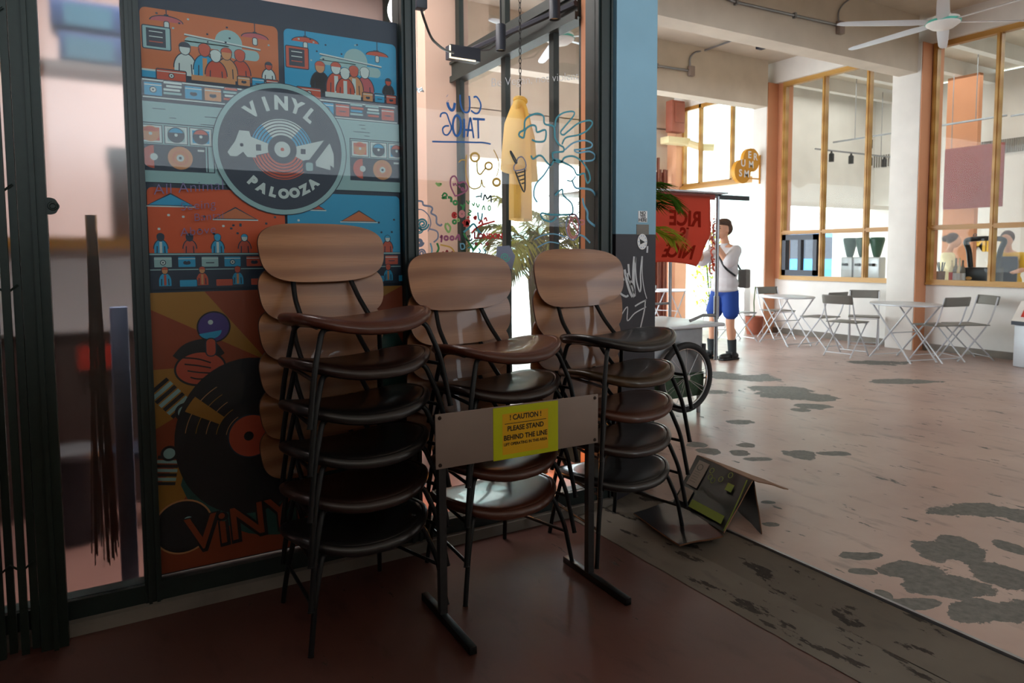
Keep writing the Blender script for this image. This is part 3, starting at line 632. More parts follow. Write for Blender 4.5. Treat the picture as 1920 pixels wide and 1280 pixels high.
b = MB(); b.box((PX0, PY+.0005, PZ0), (PX1, PY+.012, PZ1)); b.build('backing_board', 'p_navy', poster)
# round logo of the poster
L_ = Art(); L_.k = A.k+20; LX, LZ = pz(528, 281); RR_ = (pz(642, 281)[0]-pz(412, 281)[0])/2
L_.disc(LX, LZ, RR_+.022, PALE, n=64); L_.ring(LX, LZ, RR_+.02, RR_+.0235, NAVY); L_.disc(LX, LZ, RR_, NAVY, n=64)
r = RR_
# record with coloured grooves
L_.ring(LX, LZ, r*.1, r*.5, WHT, 50, 130, 24); L_.ring(LX, LZ, r*.1, r*.5, CYAN, 130, 165, 12); L_.ring(LX, LZ, r*.1, r*.5, CYAN, 15, 50, 12); L_.ring(LX, LZ, r*.1, r*.5, RED, 198, 342, 40)
for k in range(5): L_.ring(LX, LZ, r*(.268+.05*k), r*(.284+.05*k), NAVY)
# pale wedges left and right
L_.poly([(LX, LZ), (LX-r*.55, LZ+r*.19), (LX-r*.55, LZ-r*.16)], WHT); L_.poly([(LX, LZ), (LX+r*.76, LZ+r*.22), (LX+r*.78, LZ+.0), (LX+r*.8, LZ-r*.3), (LX+r*.45, LZ-r*.22)], WHT)
L_.disc(LX, LZ, r*.235, NAVY, n=32); L_.disc(LX, LZ, r*.13, WHT, n=28); L_.disc(LX, LZ, r*.03, RED, n=12)
# letters shaped A at both sides, tone arm
L_.poly([(LX-r*.86, LZ-r*.1), (LX-r*.74, LZ+r*.08), (LX-r*.67, LZ+r*.26), (LX-r*.52, LZ+r*.26), (LX-r*.47, LZ+r*.1), (LX-r*.42, LZ-r*.16), (LX-r*.56, LZ-r*.16), (LX-r*.62, LZ-r*.08), (LX-r*.72, LZ-r*.16), (LX-r*.82, LZ-r*.16)], WHT)
L_.disc(LX-r*.64, LZ+r*.03, r*.03, NAVY, n=10)
L_.poly([(LX+r*.56, LZ-r*.2), (LX+r*.78, LZ+r*.2), (LX+r*.86, LZ-r*.02), (LX+r*.86, LZ-r*.26), (LX+r*.72, LZ-r*.16)], WHT)
L_.rect(LX-r*.42, LZ-.012, LX-r*.34, LZ+.014, NAVY); L_.rect(LX+r*.3, LZ-.014, LX+r*.38, LZ+.008, NAVY)
L_.seg(LX+r*.88, LZ+r*.36, LX+r*.46, LZ-r*.2, .026, NAVY); L_.seg(LX+r*.88, LZ+r*.36, LX+r*.9, LZ-r*.2, .014, NAVY)
L_.rect(LX+r*.34, LZ-r*.36, LX+r*.54, LZ-r*.16, NAVY, .012, .003); L_.rect(LX+r*.38, LZ-r*.33, LX+r*.5, LZ-r*.19, PALE, .008)
for word, rad, a0, st, flip in (('VINYL', .66, 90+38, -19, False), ('PALOOZA', .80, 270-42, 14, True)):
    for k, ch in enumerate(word):
        a = a0+st*k; L_.k += 2
        x = LX+r*rad*math.cos(R(a)); z = LZ+r*rad*math.sin(R(a)); rot = a-90 if not flip else a+90
        L_.text(ch, x, z, r*.30 if not flip else r*.2, WHT, rot, .004, 1)
L_.b.build('printed_logo', PM, poster, 'round dark logo with a record and the words VINYL PALOOZA')

# ------------------------------------------------------------------ marker doodles on the glass
for n, c in dict(m_blue=(28, 96, 170), m_sky=(110, 170, 196), m_teal=(70, 150, 164), m_green=(50, 140, 70), m_lime=(150, 190, 110), m_red=(200, 40, 34), m_crimson=(150, 24, 40), m_ochre=(214, 170, 80), m_mauve=(160, 84, 120), m_grey=(130, 140, 165), m_pink=(206, 130, 130), m_lilac=(112, 104, 146), m_dark=(50, 60, 66)).items(): mat(n, c, .6)
MM = ['m_blue', 'm_sky', 'm_teal', 'm_green', 'm_lime', 'm_red', 'm_crimson', 'm_ochre', 'm_mauve', 'm_grey', 'm_pink', 'm_lilac', 'm_dark']
BLU, SKY, TL, GRN, LIM, RD, CRM, OCH, MV, GRY, PNK, LIL, DRK = range(13)
GY = 3.0965
def circ(cx, cy, r_, n=14, a0=0, a1=360, ry=None): return [(cx+r_*math.cos(R(a0+(a1-a0)*k/n)), cy+(ry or r_)*math.sin(R(a0+(a1-a0)*k/n))) for k in range(n+1)]
def spiral(cx, cy, r_, turns, n=40, a0=0): return [(cx+r_*(1-.85*k/n)*math.cos(R(a0)+turns*2*math.pi*k/n), cy+r_*(1-.85*k/n)*math.sin(R(a0)+turns*2*math.pi*k/n)) for k in range(n+1)]
dd = MB(); T = crop(760, 160, 9.145, 9.143, 1, GY)
for p, wd in (([(716, 178), (720, 182)], .012), ([(722, 270), (726, 276)], .012), ([(720, 290), (745, 370), (790, 425), (830, 400), (850, 300)], .011), ([(938, 160), (945, 300), (980, 420), (1040, 465), (1095, 430), (1105, 300), (1095, 180)], .007), ([(1170, 205), (1220, 195), (1275, 270), (1295, 360), (1260, 460), (1200, 480), (1125, 430)], .007),
              ([(600, 545), (615, 490), (660, 470), (710, 490), (750, 600), (790, 720), (770, 790), (720, 850), (660, 830), (640, 750), (680, 700), (750, 695)], .006), (circ(885, 690, 70, 18, 0, 360, 175), .009), ([(1008, 570), (1012, 720), (1006, 890)], .008), ([(1065, 880), (1090, 700), (1115, 555), (1145, 720), (1172, 905)], .007), ([(1028, 762), (1140, 768)], .008), ([(1155, 572), (1250, 578), (1365, 586)], .009), ([(1245, 580), (1250, 740), (1255, 910)], .007), ([(460, 962), (700, 968), (950, 970), (1200, 978), (1330, 980), (1465, 1005)], .006)):
    ribbon(dd, T(p), wd*1.3, PN, BLU)
dd.build('window_writing', MM, wg, 'blue mirrored handwriting')
dd = MB()
e_ = at(920, 163, 1, GY); e2 = at(1072, 150, 1, GY); ln_ = (e2-e_).length; ex = (e2-e_).normalized()
me_w = .5
text_into(dd, 'Be Vegan, not violent', .062, e_, ex, (0, 0, 1), 0, -.0012, 'LEFT', .0004, 1.02, 1.0)
dd.build('window_writing', ['white_ink'], wg, 'white handwriting')
dd = MB(); T = crop(760, 290, 6.4, 6.4, 1, GY)
for p, wd, c_ in ((circ(835, 30, 50), .008, OCH), (circ(1000, 135, 42), .008, OCH), ([(860, 80), (865, 200), (900, 235), (940, 190), (965, 160)], .006, OCH), ([(735, 0), (725, 150), (735, 270), (770, 380), (830, 410), (900, 380), (915, 300), (930, 370), (960, 390)], .005, OCH), ([(640, 90), (680, 60), (730, 70)], .004, OCH), (circ(1095, 330, 42), .01, OCH), ([(1060, -60), (1115, 60), (1120, 160), (1095, 260)], .004, OCH),
                 ([(600, 500), (545, 380), (545, 290), (580, 255), (610, 275), (640, 340), (700, 325), (740, 370), (735, 430), (650, 480), (595, 495)], .006, MV), ([(575, 340), (580, 370), (600, 345), (615, 375)], .005, MV), ([(640, 370), (660, 400)], .006, MV), (spiral(688, 412, 24, 1.6), .005, MV),
                 ([(365, 335), (400, 370), (430, 350), (390, 350)], .008, LIM), ([(440, 500), (470, 460), (500, 490), (440, 520), (500, 520)], .007, GRN), ([(510, 510), (550, 520), (550, 570)], .010, GRN), (circ(600, 575, 22), .008, GRN), ([(660, 600), (690, 620), (690, 660), (710, 590)], .007, GRN), (circ(590, 805, 20), .008, GRN), (circ(635, 785, 14), .005, LIM), ([(490, 820), (480, 870), (520, 930), (540, 870), (500, 820)], .008, LIM),
                 (circ(588, 725, 14, 10, 0, 360, 18), .014, RD), (circ(680, 710, 22, 12, 0, 360, 28), .012, PNK), ([(690, 800), (730, 830), (765, 800), (720, 800), (750, 840), (700, 840)], .014, RD), ([(825, 740), (840, 770), (845, 730)], .012, RD), ([(770, 740), (740, 760)], .006, RD),
                 ([(1030, 570), (1025, 490), (985, 530), (955, 480), (935, 550)], .006, DRK), ([(915, 455), (910, 520)], .005, DRK), ([(845, 505), (910, 495)], .005, DRK), (circ(1008, 640, 14, 10, 0, 360, 26), .005, GRN), ([(955, 665), (940, 610), (920, 665)], .005, GRN), ([(850, 580), (870, 630), (890, 590)], .005, GRN), ([(800, 580), (820, 610), (830, 570)], .005, GRN), ([(730, 550), (760, 590), (770, 550)], .005, GRN),
                 ([(760, 660), (790, 680), (755, 710), (790, 730)], .006, GRN), ([(870, 690), (880, 770), (910, 780), (925, 700)], .007, TL), ([(795, 940), (840, 890), (920, 840), (1010, 815), (1075, 795)], .007, RD), ([(880, 830), (915, 790), (930, 850)], .008, RD), ([(945, 780), (965, 755), (980, 800)], .007, RD), ([(700, 930), (760, 880), (820, 830), (870, 900), (910, 950)], .008, TL), ([(700, 940), (760, 1050), (820, 1130), (850, 1090)], .008, GRN),
                 ([(720, 1000), (745, 1030), (790, 1025), (800, 1000)], .006, DRK), ([(750, 965), (755, 995)], .006, DRK), ([(775, 960), (778, 995)], .006, DRK), ([(795, 1055), (820, 1075)], .005, DRK), (circ(850, 1070, 12), .005, CRM), ([(900, 1060), (925, 1075)], .005, CRM), (circ(980, 1070, 14), .005, CRM),
                 ([(420, 1000), (440, 970), (430, 1050)], .008, MV), (circ(490, 1000, 22), .008, MV), (circ(560, 1000, 20), .008, MV), ([(600, 1020), (640, 960), (650, 1030)], .008, MV), ([(450, 1160), (470, 1220), (500, 1150), (520, 1210), (570, 1160)], .008, CRM), ([(420, 1080), (540, 1110), (590, 1170)], .006, OCH),
                 ([(110, 575), (160, 555), (205, 565), (220, 605), (300, 620), (325, 650), (310, 700), (370, 740), (375, 820), (420, 850), (440, 830)], .007, GRY), ([(110, 660), (200, 660), (280, 730), (305, 830), (270, 920)], .004, GRY), (spiral(205, 830, 75, 2.4), .007, TL), (spiral(165, 900, 45, 2.0), .005, TL), (spiral(170, 1050, 50, 2.2), .007, GRY), (spiral(200, 1180, 60, 2.2), .006, GRY), ([(290, 890), (380, 920), (390, 1000), (340, 1050)], .006, GRY), ([(120, 1000), (130, 1100), (120, 1200), (160, 1240)], .007, SKY), ([(300, 1060), (320, 1150), (290, 1240)], .006, SKY), ([(380, 1060), (400, 1130), (360, 1200)], .008, GRN),
                 ([(660, 1060), (670, 1130), (710, 1120), (700, 1070), (660, 1070)], .005, SKY), ([(750, 1120), (790, 1110), (810, 1160), (800, 1200), (830, 1230)], .005, TL), ([(880, 1120), (900, 1160), (870, 1190), (890, 1230)], .005, TL), ([(945, 1130), (965, 1170), (945, 1200), (960, 1240)], .005, TL)):
    ribbon(dd, T(p), wd*1.3, PN, c_)
# red word
for k, (ch, c_) in enumerate((('L', CRM), ('O', CRM), ('N', RD), ('D', RD), ('O', RD), ('N', RD))):
    q = at(892+9.2*k, 447, 1, GY); text_into(dd, ch, .036 if k else .046, q, (1, 0, .05), (0, 0, 1), c_, .0022, 'CENTER', .0004)
dd.build('marker_doodle', MM, wg, 'coloured marker drawings low on the left of the pane')
dd = MB(); T = crop(930, 160, 3.88, 3.88, 1, GY)
for p, wd, c_ in (([(165, 365), (175, 340), (205, 320), (210, 260), (240, 225), (300, 205), (345, 225), (355, 280), (420, 300), (430, 380), (460, 430), (490, 450), (490, 480), (440, 485), (410, 490)], .008, TL), ([(165, 365), (200, 380), (215, 320), (260, 290), (290, 300), (300, 340), (360, 325), (355, 400), (300, 410), (260, 395)], .008, TL), ([(430, 300), (440, 240), (490, 200), (560, 190), (565, 220), (500, 300), (470, 340), (490, 360), (530, 330), (600, 275), (680, 255), (700, 280), (660, 330), (600, 360), (510, 380), (480, 430)], .007, TL),
                 ([(500, 470), (560, 420), (640, 400), (695, 420), (690, 450), (620, 465), (570, 470), (600, 490), (680, 480), (720, 510), (700, 545), (620, 550)], .007, SKY), ([(410, 490), (420, 540), (470, 560), (500, 525), (560, 515), (620, 550), (670, 620), (685, 680), (665, 710), (650, 670), (640, 640), (590, 650), (560, 600), (480, 555), (430, 540), (400, 580), (370, 560), (340, 520), (310, 510), (270, 535), (255, 510)], .008, TL), ([(400, 570), (350, 650), (290, 720), (275, 800), (300, 850)], .007, SKY), ([(515, 690), (550, 695), (580, 660)], .006, TL), ([(555, 695), (580, 745), (640, 750), (700, 765), (740, 830)], .009, SKY), ([(630, 820), (640, 870), (665, 920), (670, 980), (730, 1030)], .01, SKY), ([(430, 800), (480, 755), (490, 800), (550, 860), (555, 930), (500, 940), (400, 940), (330, 930), (340, 970), (400, 990), (440, 960)], .008, TL),
                 (circ(560, 1030, 50, 16, 0, 360, 95), .006, GRY), (circ(565, 1020, 34, 16, 0, 360, 80), .005, PNK), ([(530, 930), (560, 1000), (600, 1080), (550, 1110), (520, 1040), (570, 960), (600, 1000)], .006, PNK), ([(610, 980), (640, 985), (635, 1010), (600, 1010)], .007, PNK), ([(600, 1085), (640, 1100), (685, 1145)], .008, SKY), ([(110, 500), (105, 480), (115, 490), (150, 555), (140, 560), (110, 500)], .007, DRK), ([(150, 560), (130, 590), (140, 620), (210, 605), (215, 560), (190, 520), (160, 530), (150, 560)], .005, GRY), ([(140, 625), (205, 775), (210, 610)], .007, DRK), ([(150, 640), (205, 625)], .005, DRK), ([(160, 665), (207, 650)], .005, DRK), ([(172, 690), (208, 680)], .005, DRK), ([(185, 715), (208, 708)], .005, DRK),
                 ([(280, 1120), (340, 1090), (420, 1080), (500, 1100)], .005, SKY), ([(300, 1180), (380, 1140), (460, 1150)], .005, SKY), (spiral(70, 1240, 38, 2.3), .008, TL)):
    ribbon(dd, T(p), wd*1.3, PN, c_)
dd.build('marker_doodle', MM, wg, 'teal and pink marker swirls on the right of the pane')
dd = MB()
for s_, px_, py_, sz in (('All Animal', 356, 360, .06), ('Seeing', 372, 392, .05), ('Bantai', 392, 412, .045), ('Above', 372, 440, .05)):
    q = at(px_, py_, 1, GY); text_into(dd, s_, sz, q, Vector((1, 0, .12)).normalized(), (0, 0, 1), 0, -.0008, 'CENTER', .0004, 1.05)
dd.build('window_writing', ['m_lilac'], pg, 'faint lilac handwriting')
# paper tag stuck on the glass with a green swirl
dd = MB(); T = crop(930, 440, 1, 1, 1, GY)
q = [at(x, y, 1, GY-.001) for x, y in ((932, 462), (955, 460), (966, 480), (960, 505), (940, 500), (930, 480))]; dd.prism(q[::-1], (0, -.001, 0), 0)
ribbon(dd, [at(x, y, 1, GY-.003) for x, y in spiral(947, 482, 9, 2)], .005, PN, 1)
tag(dd.build('sticker', ['m_grey', 'teal']), 'grey oval sticker with a green swirl low on the doodled pane', 'sticker')

# ------------------------------------------------------------------ stacked plywood chairs
def seat_mesh():
    b = MB(); nr, na = 10, 48; W, D = .292, .222
    def top(x, y):
        return .350+.048*(abs(x)/W)**2.2-.014*max(0, -y/D)**3+.010*max(0, y/D)**2-.075*y
    def pt(r, a, dz=0):
        c, s_ = math.cos(a), math.sin(a); e = 2/2.7
        x = W*r*math.copysign(abs(c)**e, c); y = D*r*math.copysign(abs(s_)**e, s_)
        y -= .028*(1-(abs(x)/W)**2)*(1 if y < 0 else .3)*r
        return Vector((x, y, top(x, y)+dz))
    rings = [(0.0, .004), (.25, .004), (.5, .004), (.7, .003), (.84, .002), (.895, -.001), (.91, -.005), (.925, -.002), (.96, -.005), (.987, -.013), (1.0, -.023), (.987, -.036), (.95, -.043), (.7, -.038), (0.0, -.036)]
    vs = []
    for r, dz in rings:
        for k in range(na): vs.append(pt(r, 2*math.pi*k/na, dz))
    fs = []
    for i in range(len(rings)-1):
        for k in range(na): k2 = (k+1) % na; fs.append((i*na+k, i*na+k2, (i+1)*na+k2, (i+1)*na+k))
    b.add(vs, fs, 0, True); return b
def back_mesh():
    b = MB(); nx, nz = 28, 18; W, H = .268, .142; vs = []; fs = []
    def srf(u, v, t):      # u,v in -1..1 -> superellipse shaped shell, curved around the sitter
        e = .5; 
        a = math.atan2(v, u); rr = max(abs(u), abs(v)); p = 3.1
        n_ = (abs(math.cos(a))**p+abs(math.sin(a))**p)**(-1/p)
        x = W*rr*n_*math.cos(a); z = H*rr*n_*math.sin(a); x *= 1+.045*z/H
        y = .330+.0-.055*(x/W)**2+z*.20+t
        return Vector((x, y, .642+z))
    for t in (0, .011):
        for j in range(nz+1):
            for i in range(nx+1): vs.append(srf(-1+2*i/nx, -1+2*j/nz, t))
    m = (nx+1)*(nz+1)
    for j in range(nz):
        for i in range(nx):
            q = j*(nx+1)+i; fs.append((q, q+1, q+nx+2, q+nx+1)); fs.append((m+q+nx+1, m+q+nx+2, m+q+1, m+q))
    b.add(vs, fs, 0, True)
    rim = [i for i in range(nx+1)]+[j*(nx+1)+nx for j in range(1, nz+1)]+[nz*(nx+1)+i for i in range(nx-1, -1, -1)]+[j*(nx+1) for j in range(nz-1, 0, -1)]
    b.f += [(rim[k], m+rim[k], m+rim[(k+1) % len(rim)], rim[(k+1) % len(rim)]) for k in range(len(rim))]; b.m += [1]*len(rim); b.sm += [True]*len(rim)
    return b
def make_chair():
    t = thing('stacking_chair', 'x', 'chair')
    seat_mesh().build('seat', 'leather_brown', t); back_mesh().build('backrest', ['ply', 'ply_edge'], t)
    for s_ in (-1, 1):
        b = MB(); b.tube([(s_*.15, -.12, .332), (s_*.215, -.165, .338), (s_*.262, -.2, .20), (s_*.294, -.222, 0)], .0105, 0, 10, True, .05); b.tube([(s_*.294, -.222, 0), (s_*.2945, -.2225, -.004)], .012, 0, 10); b.build('leg', 'black_steel', t)
        b = MB(); b.tube([(s_*.13, .10, .325), (s_*.185, .16, .33), (s_*.215, .205, .12), (s_*.225, .225, 0)], .0105, 0, 10, True, .05); b.build('leg', 'black_steel', t)
        b = MB(); b.tube([(s_*.272, -.207, .165), (s_*.21, .195, .165)], .0075, 0, 8); b.build('stretcher', 'black_steel', t)
        b = MB(); b.tube([(s_*.155, .02, .325), (s_*.15, .17, .335), (s_*.142, .262, .42), (s_*.122, .338, .54), (s_*.11, .362, .64), (s_*.108, .368, .70)], .0105, 0, 10, True, .04); b.build('back_support', 'black_steel', t)
    b = MB(); b.tube([(-.15, -.12, .33), (.15, -.12, .33)], .009); b.tube([(-.15, .1, .325), (.15, .1, .325)], .009); b.tube([(-.15, -.12, .33), (-.15, .1, .325)], .009); b.tube([(.15, -.12, .33), (.15, .1, .325)], .009)
    for x in (-.1, .1): b.box((x-.02, -.06, .32), (x+.02, .0, .326))
    b.build('seat_frame', 'black_steel', t)
    return t
chair0 = make_chair(); used = [False]
def leather(name): return MATS[name]
stacks = [
 (.83, 2.71, 9, 6, ['leather_black', 'leather_dark', 'leather_black', 'leather_black', 'leather_dark', 'leather_brown'], 'left stack by poster'),
 (1.485, 2.735, 6, 5, ['leather_rust', 'leather_rust', 'leather_dark', 'leather_dark', 'leather_brown'], 'middle stack behind caution sign'),
 (2.165, 2.72, 4, 5, ['leather_black', 'leather_dark', 'leather_rust', 'leather_olive', 'leather_black'], 'right stack by pillar')]
ordw = {6: ['bottom', 'second from the bottom', 'third from the bottom', 'fourth from the bottom', 'second from the top', 'topmost'], 5: ['bottom', 'second from the bottom', 'middle', 'second from the top', 'topmost']}
cname = dict(leather_black='black', leather_brown='brown', leather_dark='dark brown', leather_rust='rust brown', leather_olive='olive brown')
meshes = {}
for sx_, sy_, ang, n, cols, where in stacks:
    for k in range(n):
        lab = 'chair with %s seat, %s of the %s' % (cname[cols[k]], ordw[n][k], where)
        a = R(ang); loc = (sx_+math.sin(a)*.009*k, sy_-.009*k*math.cos(a), -.066+.1685*k)
        if not used[0]: c_ = chair0; used[0] = True; c_.location = loc; c_.rotation_euler = (0, 0, a); c_['label'] = lab
        else: c_ = dup(chair0, None, loc, a, lab)
        c_['group'] = 'stacked plywood chairs in front of the shop window'
        for ch in kids(c_):
            if ch.name.startswith('backrest'):
                zs = {'left': .88, 'midd': .98, 'righ': 1.08}[where[:4] if where[:4] != 'righ' else 'righ']; ch.scale = ({.88: 1.04, .98: 1.07, 1.08: 1.12}[zs], 1, zs); ch.location = (0, 0, .642*(1-zs)-(.03 if zs < .9 else 0))
            if ch.name.startswith('seat') and not ch.name.startswith('seat_frame'):
                ch.data = ch.data.copy() if cols[k] not in meshes else meshes[cols[k]]
                meshes.setdefault(cols[k], ch.data); ch.data.materials[0] = MATS[cols[k]]

# ------------------------------------------------------------------ caution sign stand
A0 = Vector((1.06, 2.415, 0)); A1 = Vector((1.83, 2.40, 0)); ex = (A1-A0).normalized(); ey_ = Vector((-ex.y, ex.x, 0))
t = thing('sign_stand', 'low grey sign stand with a yellow caution notice in front of the middle chairs', 'sign', ((A0.x+A1.x)/2, (A0.y+A1.y)/2, -.07), math.atan2(ex.y, ex.x))
hw = (A1-A0).length/2
b = MB(); b.bevbox((-hw, -.004, .617), (hw, .004, .833), .002); bd = b.build('board', 'sign_grey', t)
for x in (-hw+.018, hw-.018):
    for z in (.632, .818):
        b = MB(); b.lathe([(.0, .0), (.008, 0), (.006, .004), (0, .005)], (x, -.004, z), 12, 0, Matrix.Rotation(R(90), 4, 'X')); b.build('bolt', 'bolt', bd)
nx = (-hw+.25, -hw+.56)
b = MB(); b.box((nx[0], -.0052, .613), (nx[1], -.004, .829)); b.box((nx[0]+.042, -.0056, .632), (nx[1]-.05, -.005, .80), 1)
cx_ = (nx[0]+nx[1])/2-.004
for s_, sz, z, bo in (('! CAUTION !', .030, .773, .0007), ('PLEASE STAND', .029, .728, .0007), ('BEHIND THE LINE', .029, .691, .0007), ('LIFT OPERATING IN THIS AREA', .0165, .668, .0004)):
    text_into(b, s_, sz, (cx_, -.0062, z), (1, 0, 0), (0, 0, 1), 2, bo, 'CENTER', .0003, 1.0, .9)
b.box((nx[0]+.052, -.0064, .757), (nx[1]-.06, -.0056, .7595), 2)
b.build('notice', ['label_lime', 'label_amber', 'ink'], bd, 'bright yellow notice with black lettering')
for x, nm in ((-hw+.03, 'leg'), (hw-.03, 'leg')):
    b = MB(); b.box((x-.015, .004, .03), (x+.015, .034, .80)); b.build('leg', 'grey_steel', t)
    b = MB(); b.bevbox((x-.015, -.26, .0), (x+.015, .21, .03), .003); b.build('foot', 'black_steel', t)

# ------------------------------------------------------------------ collapsed carton on the threshold
t = thing('flattened_carton', 'crumpled black cardboard carton with green print lying open on the threshold', 'box', (2.62, 2.66, -.03))
o_ = Vector((2.62, 2.66, -.03))
def sheet(pts, th, name, m, lab=None, nseg=7, curl=0):
    """quad sheet p0 p1 p2 p3 with thickness and slight warp"""
    p = [Vector(q)-o_ for q in pts]; b = MB(); n = (p[1]-p[0]).cross(p[3]-p[0]).normalized(); vs = []
    for off in (0, th):
        for j in range(nseg+1):
            for i in range(nseg+1):
                u, v = i/nseg, j/nseg; q = (p[0]*(1-u)+p[1]*u)*(1-v)+(p[3]*(1-u)+p[2]*u)*v
                q = q+n*(off+.006*mnoise.noise(q*9)+curl*(u*(1-u))*4); vs.append(q)
    m_ = (nseg+1)**2; fs = []
    for j in range(nseg):
        for i in range(nseg):
            a = j*(nseg+1)+i; fs += [(a+nseg+1, a+nseg+2, a+1, a), (m_+a, m_+a+1, m_+a+nseg+2, m_+a+nseg+1)]
    b.add(vs, fs, 0, True)
    rim = list(range(nseg+1))+[j*(nseg+1)+nseg for j in range(1, nseg+1)]+[nseg*(nseg+1)+i for i in range(nseg-1, -1, -1)]+[j*(nseg+1) for j in range(nseg-1, 0, -1)]
    b.add([vs[i] for i in rim]+[vs[m_+i] for i in rim], [(k, (k+1) % len(rim), len(rim)+(k+1) % len(rim), len(rim)+k) for k in range(len(rim))], 1)
    ob = b.build(name, [m, 'card_brown'], t, lab); return ob
g1 = at(1188, 964, 2, -.03); g2 = at(1274, 1024, 2, -.03); g3 = at(1356, 1006, 2, .006); g4 = at(1268, 938, 2, .006)
sheet([g1, g2, g3, g4], .008, 'flap', 'black_card', 'glossy black flap lying flat')
e1 = at(1262, 946, 2, 0.0); e2 = at(1358, 1000, 2, .0)
dirn = (e2-e1).normalized()
# leaning printed face: bottom edge e1-e2, top edge higher and further away
t1 = at(1308, 855, 1, e1.y+.16); t2 = at(1412, 903, 1, e2.y+.13)
fc = sheet([e1, e2, t2, t1], .008, 'printed_face', 'black_card', 'black face with green and white print')
f2b = at(1428, 1002, 2, .0)
t3 = at(1424, 908, 1, f2b.y+.02); t0_ = at(1415, 905, 1, t2.y+.03)
bk1 = Vector(t1)+Vector((.18, .14, -.22)); bk1.z = .005
sheet([t1, t2, f2b, bk1], .008, 'back_face', 'black_card')
# torn lid edge
q3 = at(1478, 918, 1, t2.y+.06)
sheet([t1, t2+Vector((0, .0, .004)), q3, t1+(q3-t2)*.25], .005, 'flap', 'card_brown', 'torn brown lid edge')
b = MB(); fn = (e2-e1).cross(t1-e1).normalized()
if fn.dot(EYE-e1) < 0: fn = -fn
U_ = e2-e1; V_ = ((t1-e1)+(t2-e2))*.5
def fp(u, v, k=.016): return e1+U_*u+V_*v+fn*k-o_
def quad(u0, v0, u1, v1, mi): b.add([fp(u0, v0), fp(u1, v0), fp(u1, v1), fp(u0, v1)], [(0, 1, 2, 3)], mi)
quad(.05, .42, .27, .93, 0); quad(.03, .1, .25, .36, 0); quad(.30, .08, .92, .22, 1); quad(.72, .62, .84, .76, 1)
for k, (u, v) in enumerate(((.36, .84), (.39, .72), (.46, .68), (.58, .76), (.70, .9))):
    ribbon(b, [fp(u+.035*math.cos(a), v+.05*math.sin(a), .0155) for a in [2*math.pi*i/10 for i in range(11)]], .004, fn, 1)
ribbon(b, [fp(.14+.05*math.cos(a), .8+.06*math.sin(a), .018) for a in [2*math.pi*i/10 for i in range(11)]], .004, fn, 2)
for k in range(5): ribbon(b, [fp(.08, .5+.05*k, .018), fp(.2, .5+.05*k, .018)], .002, fn, 2)
ribbon(b, [fp(1.0, .02, .012), fp(1.0, .5, .012), fp(.98, .95, .012)], .008, fn, 1)
b.build('label', ['sign_grey', 'lime_print', 'ink'], fc, 'white label and lime green print')

# ------------------------------------------------------------------ folding metal gate at the left edge
t = thing('folding_gate', 'dark green folding metal gate with a latch plate, at the left edge', 'gate', (-.3, 3.0, -.07))
b = MB(); b.box((.03, -.02, 0), (.115, .03, 3.2)); b.box((.07, -.035, 0), (.085, -.02, 3.2)); b.build('gate_post', 'gate_green', t)
for k in range(11):
    x = -.32+.034*k-(.0 if k % 2 else .004); b = MB(); b.box((x-.012, -.02-(k % 2)*.03, 0.02), (x+.012, .0-(k % 2)*.03, 3.2)); b.build('gate_bar', 'gate_green', t)
b = MB()
for z in (.35, 1.35, 1.7, 2.3):
    for k in range(10): 
        x = -.32+.034*k; b.tube([(x, -.028, z-.03*(k % 2)), (x+.034, -.028, z-.03*((k+1) % 2))], .004, 0, 6)
b.build('cross_links', 'gate_green', t)
b = MB(); m_ = MB()
pts = [(math.cos(R(a))*.028*(1+.06*math.cos(R(a*6))), math.sin(R(a))*.03) for a in range(-90, 91, 12)]
ring = [(x, z) for x, z in pts]
b.prism([(.115, -.03, 1.628-.03)]+[(.125+x, -.03, 1.628+z) for x, z in ring]+[(.115, -.03, 1.628+.03)], (0, .006, 0)); b.tube([(.134+.012*math.cos(a), -.033, 1.628+.012*math.sin(a)) for a in [2*math.pi*k/14 for k in range(14)]], .004, 0, 6, False, 0, True)
b.build('latch', 'gate_green', t)

# ------------------------------------------------------------------ things in the shop
def hang_y(): pass
# yellow t-shirt on a chain
TS = Vector((2.36, 3.93, 0))
t = thing('hanging_tshirt', 'yellow t-shirt on a hanger, hung by a chain from the ceiling inside the window', 't-shirt', (2.36, 3.93, 1.6))
b = MB(); n = 30; yaw = R(52)
zt_, zb_ = .80, 0.0
def shirt_ring(z, w_, d_, cx=0, fold=0, n=36): return [Vector((cx+w_*math.cos(2*math.pi*k/n)*(1+fold*math.sin(9*2*math.pi*k/n+z*5)), d_*math.sin(2*math.pi*k/n)*(1+fold*math.cos(7*2*math.pi*k/n)), z)) for k in range(n)]
prof = [(0, .25, .07, .06), (.15, .25, .07, .05), (.35, .245, .065, .04), (.5, .24, .06, .03), (.62, .24, .055, .02), (.70, .235, .05, .01), (.735, .20, .042, 0), (.757, .12, .034, 0), (.765, .085, .03, 0), (.785, .075, .028, 0)]
vs = []; 
for z, w_, d_, f_ in prof: vs += shirt_ring(z, w_, d_, 0, f_)
b.add(vs, [(i*36+k, i*36+(k+1) % 36, (i+1)*36+(k+1) % 36, (i+1)*36+k) for i in range(len(prof)-1) for k in range(36)], 0, True)
body = b.build('shirt_body', 'shirt_yellow', t); body.rotation_euler = (0, 0, yaw)
for s_ in (-1, 1):
    b = MB(); b.tube([(s_*.15, 0, .69), (s_*.25, 0, .57), (s_*.31, 0, .42), (s_*.345, 0, .29)], [.045, .07, .075, .082], 0, 16, False); sl = b.build('sleeve', 'shirt_yellow', t); sl.rotation_euler = (0, 0, yaw)
